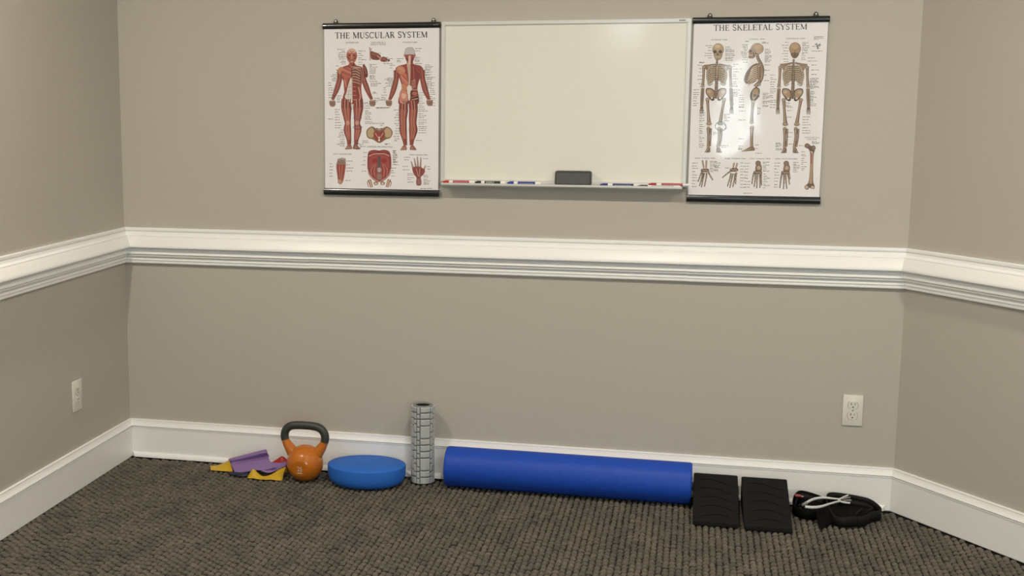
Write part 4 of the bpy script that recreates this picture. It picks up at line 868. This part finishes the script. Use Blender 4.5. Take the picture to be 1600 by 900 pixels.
mesh_obj('number_print', [on_face(v[0] * .82 + .002, v[1] - .002) for v in V], F, M_KW, body, None, 'white printed number 25')
bm = bmesh.new()
for k in range(5):
    x0 = -.0085 + k * .0042; qd = [bm.verts.new(on_face(*p)) for p in ((x0, -.0195), (x0 + .0032, -.0195), (x0 + .0032, -.0160), (x0, -.0160))]; bm.faces.new(qd)
bm_obj('small_print', bm, M_KW, body)

# ------------------------------------------------------------------ resistance bands
def sheet(name, rows, m, parent, sub=4, thick=0.0009):
    R = [catmull(r, sub) for r in rows]; nC = len(R[0])
    cols = [catmull([R[i][j] for i in range(len(R))], sub) for j in range(nC)]
    nR = len(cols[0]); V = [tuple(cols[j][i]) for i in range(nR) for j in range(nC)]
    V = [(x, y, max(z, 0.003)) for x, y, z in V]
    F = [(i * nC + j, i * nC + j + 1, (i + 1) * nC + j + 1, (i + 1) * nC + j) for i in range(nR - 1) for j in range(nC - 1)]
    o = mesh_obj(name, V, F, m, parent, 60)
    so = o.modifiers.new('thickness', 'SOLIDIFY'); so.thickness = thick; so.offset = 0
    return o
def latex(name, rgb):
    m = mat(name, rgb, 0.42, 0.4, var=(60, .08)); return m
M_PUR = latex('purple_latex', (0.235, 0.145, 0.345)); M_YEL = latex('yellow_latex', (0.58, 0.36, 0.018)); M_RED = latex('red_latex', (0.46, 0.03, 0.03)); M_NAVY = latex('navy_latex', (0.012, 0.014, 0.035))
pb = thing('resistance_band', 'purple resistance band crumpled over the yellow one by the baseboard', 'resistance band', (0, 0, 0), 'exercise bands left of the kettlebell')
sheet('folded_sheet', [
 [(0.462, -0.072, 0.004), (0.51, -0.072, 0.004), (0.56, -0.070, 0.004), (0.60, -0.068, 0.004), (0.635, -0.066, 0.004)],
 [(0.470, -0.085, 0.030), (0.514, -0.084, 0.040), (0.559, -0.083, 0.050), (0.600, -0.082, 0.058), (0.637, -0.080, 0.062)],
 [(0.475, -0.100, 0.041), (0.517, -0.100, 0.055), (0.561, -0.100, 0.069), (0.602, -0.100, 0.082), (0.638, -0.100, 0.092)],
 [(0.484, -0.115, 0.038), (0.528, -0.116, 0.049), (0.572, -0.117, 0.063), (0.613, -0.118, 0.076), (0.647, -0.118, 0.084)],
 [(0.487, -0.112, 0.029), (0.532, -0.110, 0.039), (0.576, -0.108, 0.049), (0.617, -0.106, 0.060), (0.650, -0.104, 0.069)],
 [(0.499, -0.135, 0.026), (0.546, -0.137, 0.035), (0.590, -0.138, 0.049), (0.630, -0.138, 0.058), (0.661, -0.135, 0.064)],
 [(0.513, -0.150, 0.015), (0.556, -0.150, 0.024), (0.603, -0.150, 0.038), (0.643, -0.150, 0.049), (0.676, -0.150, 0.055)],
 [(0.528, -0.170, 0.007), (0.574, -0.170, 0.014), (0.618, -0.170, 0.024), (0.655, -0.170, 0.026), (0.704, -0.170, 0.043)]], M_PUR, pb)
sheet('trailing_end', [
 [(0.662, -0.140, 0.056), (0.689, -0.140, 0.052), (0.715, -0.140, 0.054), (0.734, -0.140, 0.060)],
 [(0.656, -0.155, 0.037), (0.688, -0.155, 0.040), (0.715, -0.155, 0.042), (0.739, -0.155, 0.049)],
 [(0.641, -0.175, 0.024), (0.673, -0.175, 0.019), (0.700, -0.175, 0.029), (0.727, -0.175, 0.044)]], M_PUR, pb)
yb = thing('resistance_band', 'yellow resistance band lying crumpled under the purple one', 'resistance band', (0, 0, 0), 'exercise bands left of the kettlebell')
sheet('flat_end', [
 [(0.400, -0.095, 0.004), (0.425, -0.092, 0.004), (0.446, -0.088, 0.004), (0.466, -0.082, 0.006), (0.480, -0.078, 0.008)],
 [(0.397, -0.105, 0.007), (0.425, -0.100, 0.010), (0.445, -0.100, 0.018), (0.467, -0.100, 0.028), (0.478, -0.100, 0.039)],
 [(0.409, -0.130, 0.006), (0.439, -0.130, 0.008), (0.464, -0.130, 0.013), (0.486, -0.130, 0.018), (0.497, -0.130, 0.025)],
 [(0.417, -0.150, 0.004), (0.447, -0.150, 0.004), (0.474, -0.150, 0.004), (0.496, -0.150, 0.004), (0.513, -0.150, 0.005)]], M_YEL, yb)
sheet('folded_end', [
 [(0.600, -0.178, 0.003), (0.612, -0.176, 0.010), (0.630, -0.174, 0.004), (0.650, -0.172, 0.003), (0.684, -0.174, 0.004), (0.716, -0.174, 0.014), (0.748, -0.174, 0.030)],
 [(0.590, -0.188, 0.003), (0.610, -0.185, 0.033), (0.628, -0.185, 0.021), (0.652, -0.185, 0.006), (0.687, -0.185, 0.017), (0.719, -0.185, 0.038), (0.749, -0.187, 0.053)],
 [(0.593, -0.202, 0.003), (0.616, -0.200, 0.019), (0.639, -0.200, 0.010), (0.660, -0.200, 0.004), (0.692, -0.200, 0.009), (0.730, -0.200, 0.020), (0.747, -0.206, 0.040)],
 [(0.597, -0.212, 0.003), (0.621, -0.212, 0.003), (0.647, -0.218, 0.003), (0.666, -0.216, 0.003), (0.698, -0.212, 0.004), (0.738, -0.214, 0.003), (0.746, -0.216, 0.026)]], M_YEL, yb, 5)
rb = thing('resistance_band', 'red resistance band showing behind the kettlebell body', 'resistance band', (0, 0, 0), 'exercise bands left of the kettlebell')
sheet('folded_sheet', [
 [(0.668, -0.085, 0.004), (0.688, -0.085, 0.004), (0.708, -0.085, 0.004), (0.722, -0.085, 0.004), (0.732, -0.085, 0.004)],
 [(0.662, -0.108, 0.040), (0.684, -0.108, 0.055), (0.706, -0.108, 0.071), (0.724, -0.108, 0.062), (0.735, -0.108, 0.052)],
 [(0.667, -0.126, 0.040), (0.689, -0.128, 0.043), (0.710, -0.130, 0.044), (0.727, -0.128, 0.043), (0.735, -0.126, 0.041)],
 [(0.670, -0.132, 0.010), (0.690, -0.132, 0.010), (0.710, -0.132, 0.010), (0.727, -0.132, 0.010), (0.735, -0.130, 0.010)]], M_RED, rb)
nb = thing('resistance_band', 'dark navy resistance band peeking out under the purple one', 'resistance band', (0, 0, 0), 'exercise bands left of the kettlebell')
sheet('rolled_end', [
 [(0.500, -0.150, 0.003), (0.525, -0.152, 0.003), (0.555, -0.154, 0.003), (0.590, -0.158, 0.003)],
 [(0.498, -0.163, 0.006), (0.525, -0.166, 0.009), (0.556, -0.170, 0.011), (0.592, -0.172, 0.013)],
 [(0.505, -0.176, 0.003), (0.530, -0.184, 0.006), (0.560, -0.188, 0.008), (0.590, -0.184, 0.010)],
 [(0.508, -0.180, 0.003), (0.532, -0.190, 0.003), (0.562, -0.194, 0.003), (0.590, -0.188, 0.003)]], M_NAVY, nb)

# ------------------------------------------------------------------ black foam wedges
M_WEDGE = mat('black_foam_wedge', (0.0085, 0.0085, 0.0075), 0.8, 0.18, bump=(500, .25, .001))
M_GROOVE_SHADE = mat('wedge_groove_shade', (0.004, 0.004, 0.004), 0.9, 0.1)  # darker black on raised strips paints in the shade of recessed grooves
def wedge(label, x0, x1, yf, yb_, hb, skew, seed):
    xc = (x0 + x1) / 2; W_ = x1 - x0; L_ = yb_ - yf; hf = 0.013
    t = thing('foam_wedge', label, 'foam wedge', (xc, yf, 0.0), 'black foam wedges'); t.rotation_euler = (0, 0, skew)
    prof = [(0, 0.0), (0, hf), (L_, hb), (L_, 0)]
    bm = bmesh.new(); a = [bm.verts.new((-W_ / 2, y, z)) for y, z in prof]; b = [bm.verts.new((W_ / 2, y, z)) for y, z in prof]
    bm.faces.new(a); bm.faces.new(b)
    for i in range(4): bm.faces.new([a[i], a[(i + 1) % 4], b[(i + 1) % 4], b[i]])
    bmesh.ops.bevel(bm, geom=bm.edges[:], offset=0.0025, segments=2, affect='EDGES')
    body = bm_obj('wedge_body', bm, M_WEDGE, t, 40)
    rs = random.Random(seed)
    for k in range(5):
        f0 = 0.13 + k * 0.175
        pts = []
        a0, a1 = -.40 + .05 * rs.random(), .44
        for i in range(25):
            u = a0 + (a1 - a0) * i / 24; f = f0 + .05 * math.sin((u + .5) * 5.2 - 1.2 + .25 * k) - .02 * (u + .5)
            f = max(.02, min(.97, f)); pts.append((u * W_, f))
        V = []; F = []
        for i, (x, f) in enumerate(pts):
            wv = 0.0032 * math.sin(math.pi * (i + .6) / 25.2)
            for j, (s_, up) in enumerate(((-1, .0001), (-.3, .0010), (.3, .0010), (1, .0001))):
                ff = f + s_ * wv / L_; V.append((x, ff * L_, hf + (hb - hf) * ff + up))
        for i in range(24):
            for j in range(3): F.append((i * 4 + j, i * 4 + j + 1, i * 4 + j + 5, i * 4 + j + 4))
        mesh_obj('grip_wave', V, F, M_GROOVE_SHADE, body, 40)
    return t
wedge('black foam wedge with wavy grip lines touching the blue roller end', 2.3095, 2.4680, -0.348, -0.045, 0.1030, 0.0, 1)
wedge('black foam wedge with wavy grip lines beside the strap pile', 2.4850, 2.6465, -0.358, -0.045, 0.1010, 0.012, 2)

# ------------------------------------------------------------------ pile of black straps
M_STRAP = mat('black_nylon_webbing', (0.004, 0.004, 0.004), 0.7, 0.06, bump=(900, .4, .0008))
M_STRAP2 = mat('charcoal_nylon_webbing', (0.009, 0.0093, 0.0096), 0.6, 0.15, bump=(900, .4, .0008))
def ribbon(name, top, wid, m, parent, closed=True, thick=0.0026, n=5, lean=0.0):
    P = catmull(top, n, closed); V = []; F = []; k = len(P)
    for p in P:
        x, y, z = p; zb = max(0.002, z - wid)
        V += [(x, y, z), (x, y - lean * .5, (z + zb) / 2), (x, y - lean, zb)]
    for i in range(k if closed else k - 1):
        j = (i + 1) % k
        for r in (0, 1): F.append((i * 3 + r, i * 3 + r + 1, j * 3 + r + 1, j * 3 + r))
    o = mesh_obj(name, V, F, m, parent, 60)
    so = o.modifiers.new('thickness', 'SOLIDIFY'); so.thickness = thick; so.offset = 0
    return o
sa = thing('exercise_strap', 'black webbing strap coiled in a loop beside the right foam wedge', 'strap', (0, 0, 0), 'black straps in the corner')
ribbon('strap_loop', [(2.662, -.112, .042), (2.672, -.062, .050), (2.692, -.040, .060), (2.730, -.044, .056), (2.768, -.058, .048), (2.795, -.095, .042), (2.772, -.160, .038), (2.722, -.194, .036), (2.684, -.184, .036), (2.664, -.150, .038)], 0.042, M_STRAP, sa)
ribbon('strap_layer', [(2.671, -.115, .036), (2.680, -.072, .044), (2.698, -.052, .052), (2.740, -.058, .046), (2.768, -.075, .040)], 0.034, M_STRAP2, sa, False)
ribbon('strap_layer', [(2.674, -.150, .033), (2.690, -.174, .033), (2.722, -.182, .034), (2.758, -.166, .034)], 0.03, M_STRAP, sa, False)
# hanging flap, a folded end lying towards the room
sheet('strap_end', [[(2.728, -.170, .036), (2.765, -.150, .040), (2.805, -.140, .036)], [(2.734, -.205, .030), (2.770, -.200, .034), (2.806, -.190, .026)], [(2.738, -.236, .012), (2.772, -.240, .014), (2.800, -.216, .010)], [(2.741, -.268, .004), (2.757, -.262, .004), (2.778, -.240, .004)], [(2.742, -.300, .003), (2.744, -.297, .003), (2.748, -.292, .003)]], M_STRAP, sa, 4, 0.0026)
sheet('strap_fold', [[(2.69, -.06, .030), (2.73, -.065, .030), (2.78, -.08, .030)], [(2.69, -.11, .026), (2.73, -.115, .028), (2.78, -.12, .028)], [(2.70, -.165, .022), (2.735, -.165, .024), (2.78, -.155, .024)]], M_STRAP, sa, 3, 0.0026)
sb_ = thing('exercise_strap', 'wide black webbing strap coiled against the baseboard corner', 'strap', (0, 0, 0), 'black straps in the corner')
ribbon('strap_loop', [(2.782, -.070, .056), (2.800, -.042, .062), (2.850, -.040, .060), (2.900, -.046, .056), (2.932, -.050, .050), (2.954, -.084, .044), (2.962, -.136, .040), (2.922, -.176, .040), (2.895, -.224, .040), (2.860, -.240, .040), (2.822, -.254, .038), (2.796, -.232, .036), (2.782, -.150, .044)], 0.046, M_STRAP2, sb_)
ribbon('strap_layer', [(2.800, -.090, .050), (2.812, -.062, .056), (2.860, -.058, .055), (2.905, -.064, .050), (2.930, -.074, .046), (2.944, -.100, .042)], 0.040, M_STRAP, sb_, False)
ribbon('strap_layer', [(2.812, -.110, .046), (2.830, -.086, .050), (2.870, -.082, .049), (2.912, -.092, .046), (2.934, -.122, .042), (2.912, -.150, .040)], 0.036, M_STRAP2, sb_, False)
sheet('strap_fold', [[(2.795, -.070, .034), (2.85, -.066, .036), (2.91, -.072, .034), (2.945, -.095, .030)], [(2.79, -.13, .032), (2.85, -.13, .034), (2.905, -.13, .032), (2.94, -.13, .030)], [(2.80, -.20, .026), (2.84, -.21, .028), (2.88, -.20, .028), (2.91, -.165, .028)], [(2.805, -.23, .022), (2.835, -.238, .024), (2.866, -.228, .024), (2.895, -.205, .024)]], M_STRAP, sb_, 3, 0.0026)
ribbon('strap_layer', [(2.866, -.220, .040), (2.876, -.190, .043), (2.894, -.150, .045)], 0.016, M_STRAP2, sb_, False, .0022)
box('strap_seam', (2.8695, 2.8730, -.2375, -.2335, .004, .0402), M_STRAP, sb_)
# red tag in the left coil
tg = thing('red_tag', 'small red plastic tag inside the left strap coil', 'tag', (2.685, -.067, .047))
V, F = tube_data([(-.012, 0, 0), (-.006, 0, .001), (.004, 0, 0), (.010, 0, -.001)], [.0055, .006, .0055, .004], 10); mesh_obj('tag_body', V, F, mat('red_plastic', (0.30, 0.055, 0.05), .45), tg, 50)
V, F = tube_data([(.010, 0, -.001), (.018, 0, -.001)], [.004, .0012], 10); mesh_obj('pale_tip', V, F, mat('pink_tip', (0.42, 0.32, 0.30), .5), tg, 50)
# pale tongs lying over the straps
M_PALE = mat('pale_grey_plastic', (0.60, 0.63, 0.61), 0.35, 0.5)
M_MIDG = mat('mid_grey_rubber', (0.22, 0.22, 0.21), 0.6)
tn = thing('plastic_tongs', 'pale grey forked plastic tongs lying across the black straps', 'tongs', (0, 0, 0))
def tube(name, pts, r, m, n=10):
    P = catmull([(x, y - .022, z + .0075) for x, y, z in pts], 5); k = len(P)
    rr = [r] * k if not hasattr(r, '__len__') else [float(np.interp(i / (k - 1), np.linspace(0, 1, len(r)), r)) for i in range(k)]
    V, F = tube_data(P, rr, n); return mesh_obj(name, V, F, m, tn, 60)
tube('tong_arm', [(2.698, -.1645, .05), (2.7212, -.1213, .05), (2.7456, -.0944, .051), (2.7708, -.0843, .052), (2.7991, -.0877, .052), (2.8232, -.0890, .052)], [.0048, .0052, .0050, .0046, .0038, .0034], M_PALE)
tube('tong_arm', [(2.6954, -.2021, .05), (2.7236, -.2025, .05), (2.7508, -.1884, .051), (2.7845, -.1505, .052), (2.8209, -.1116, .052)], [.0050, .0054, .0048, .0038, .0034], M_PALE)
tube('pivot', [(2.8165, -.116, .053), (2.8215, -.100, .053), (2.8270, -.083, .053)], .0036, M_PALE)
tube('fork', [(2.8232, -.0884, .052), (2.839, -.0615, .052), (2.8565, -.034, .052)], [.0036, .0036, .0032], M_PALE); tube('fork', [(2.8209, -.1116, .052), (2.8328, -.1236, .052), (2.8544, -.1257, .052)], [.0036, .0036, .0034], M_PALE)
tube('prong', [(2.8320, -.0890, .051), (2.845, -.0677, .051), (2.8617, -.0559, .051)], .0030, M_MIDG); tube('prong', [(2.8340, -.1080, .051), (2.8472, -.0920, .051), (2.8623, -.0915, .051)], .0034, M_MIDG)
tube('end_joint', [(2.688, -.176, .048), (2.697, -.170, .049), (2.704, -.160, .050)], [.0052, .0060, .0052], M_MIDG)
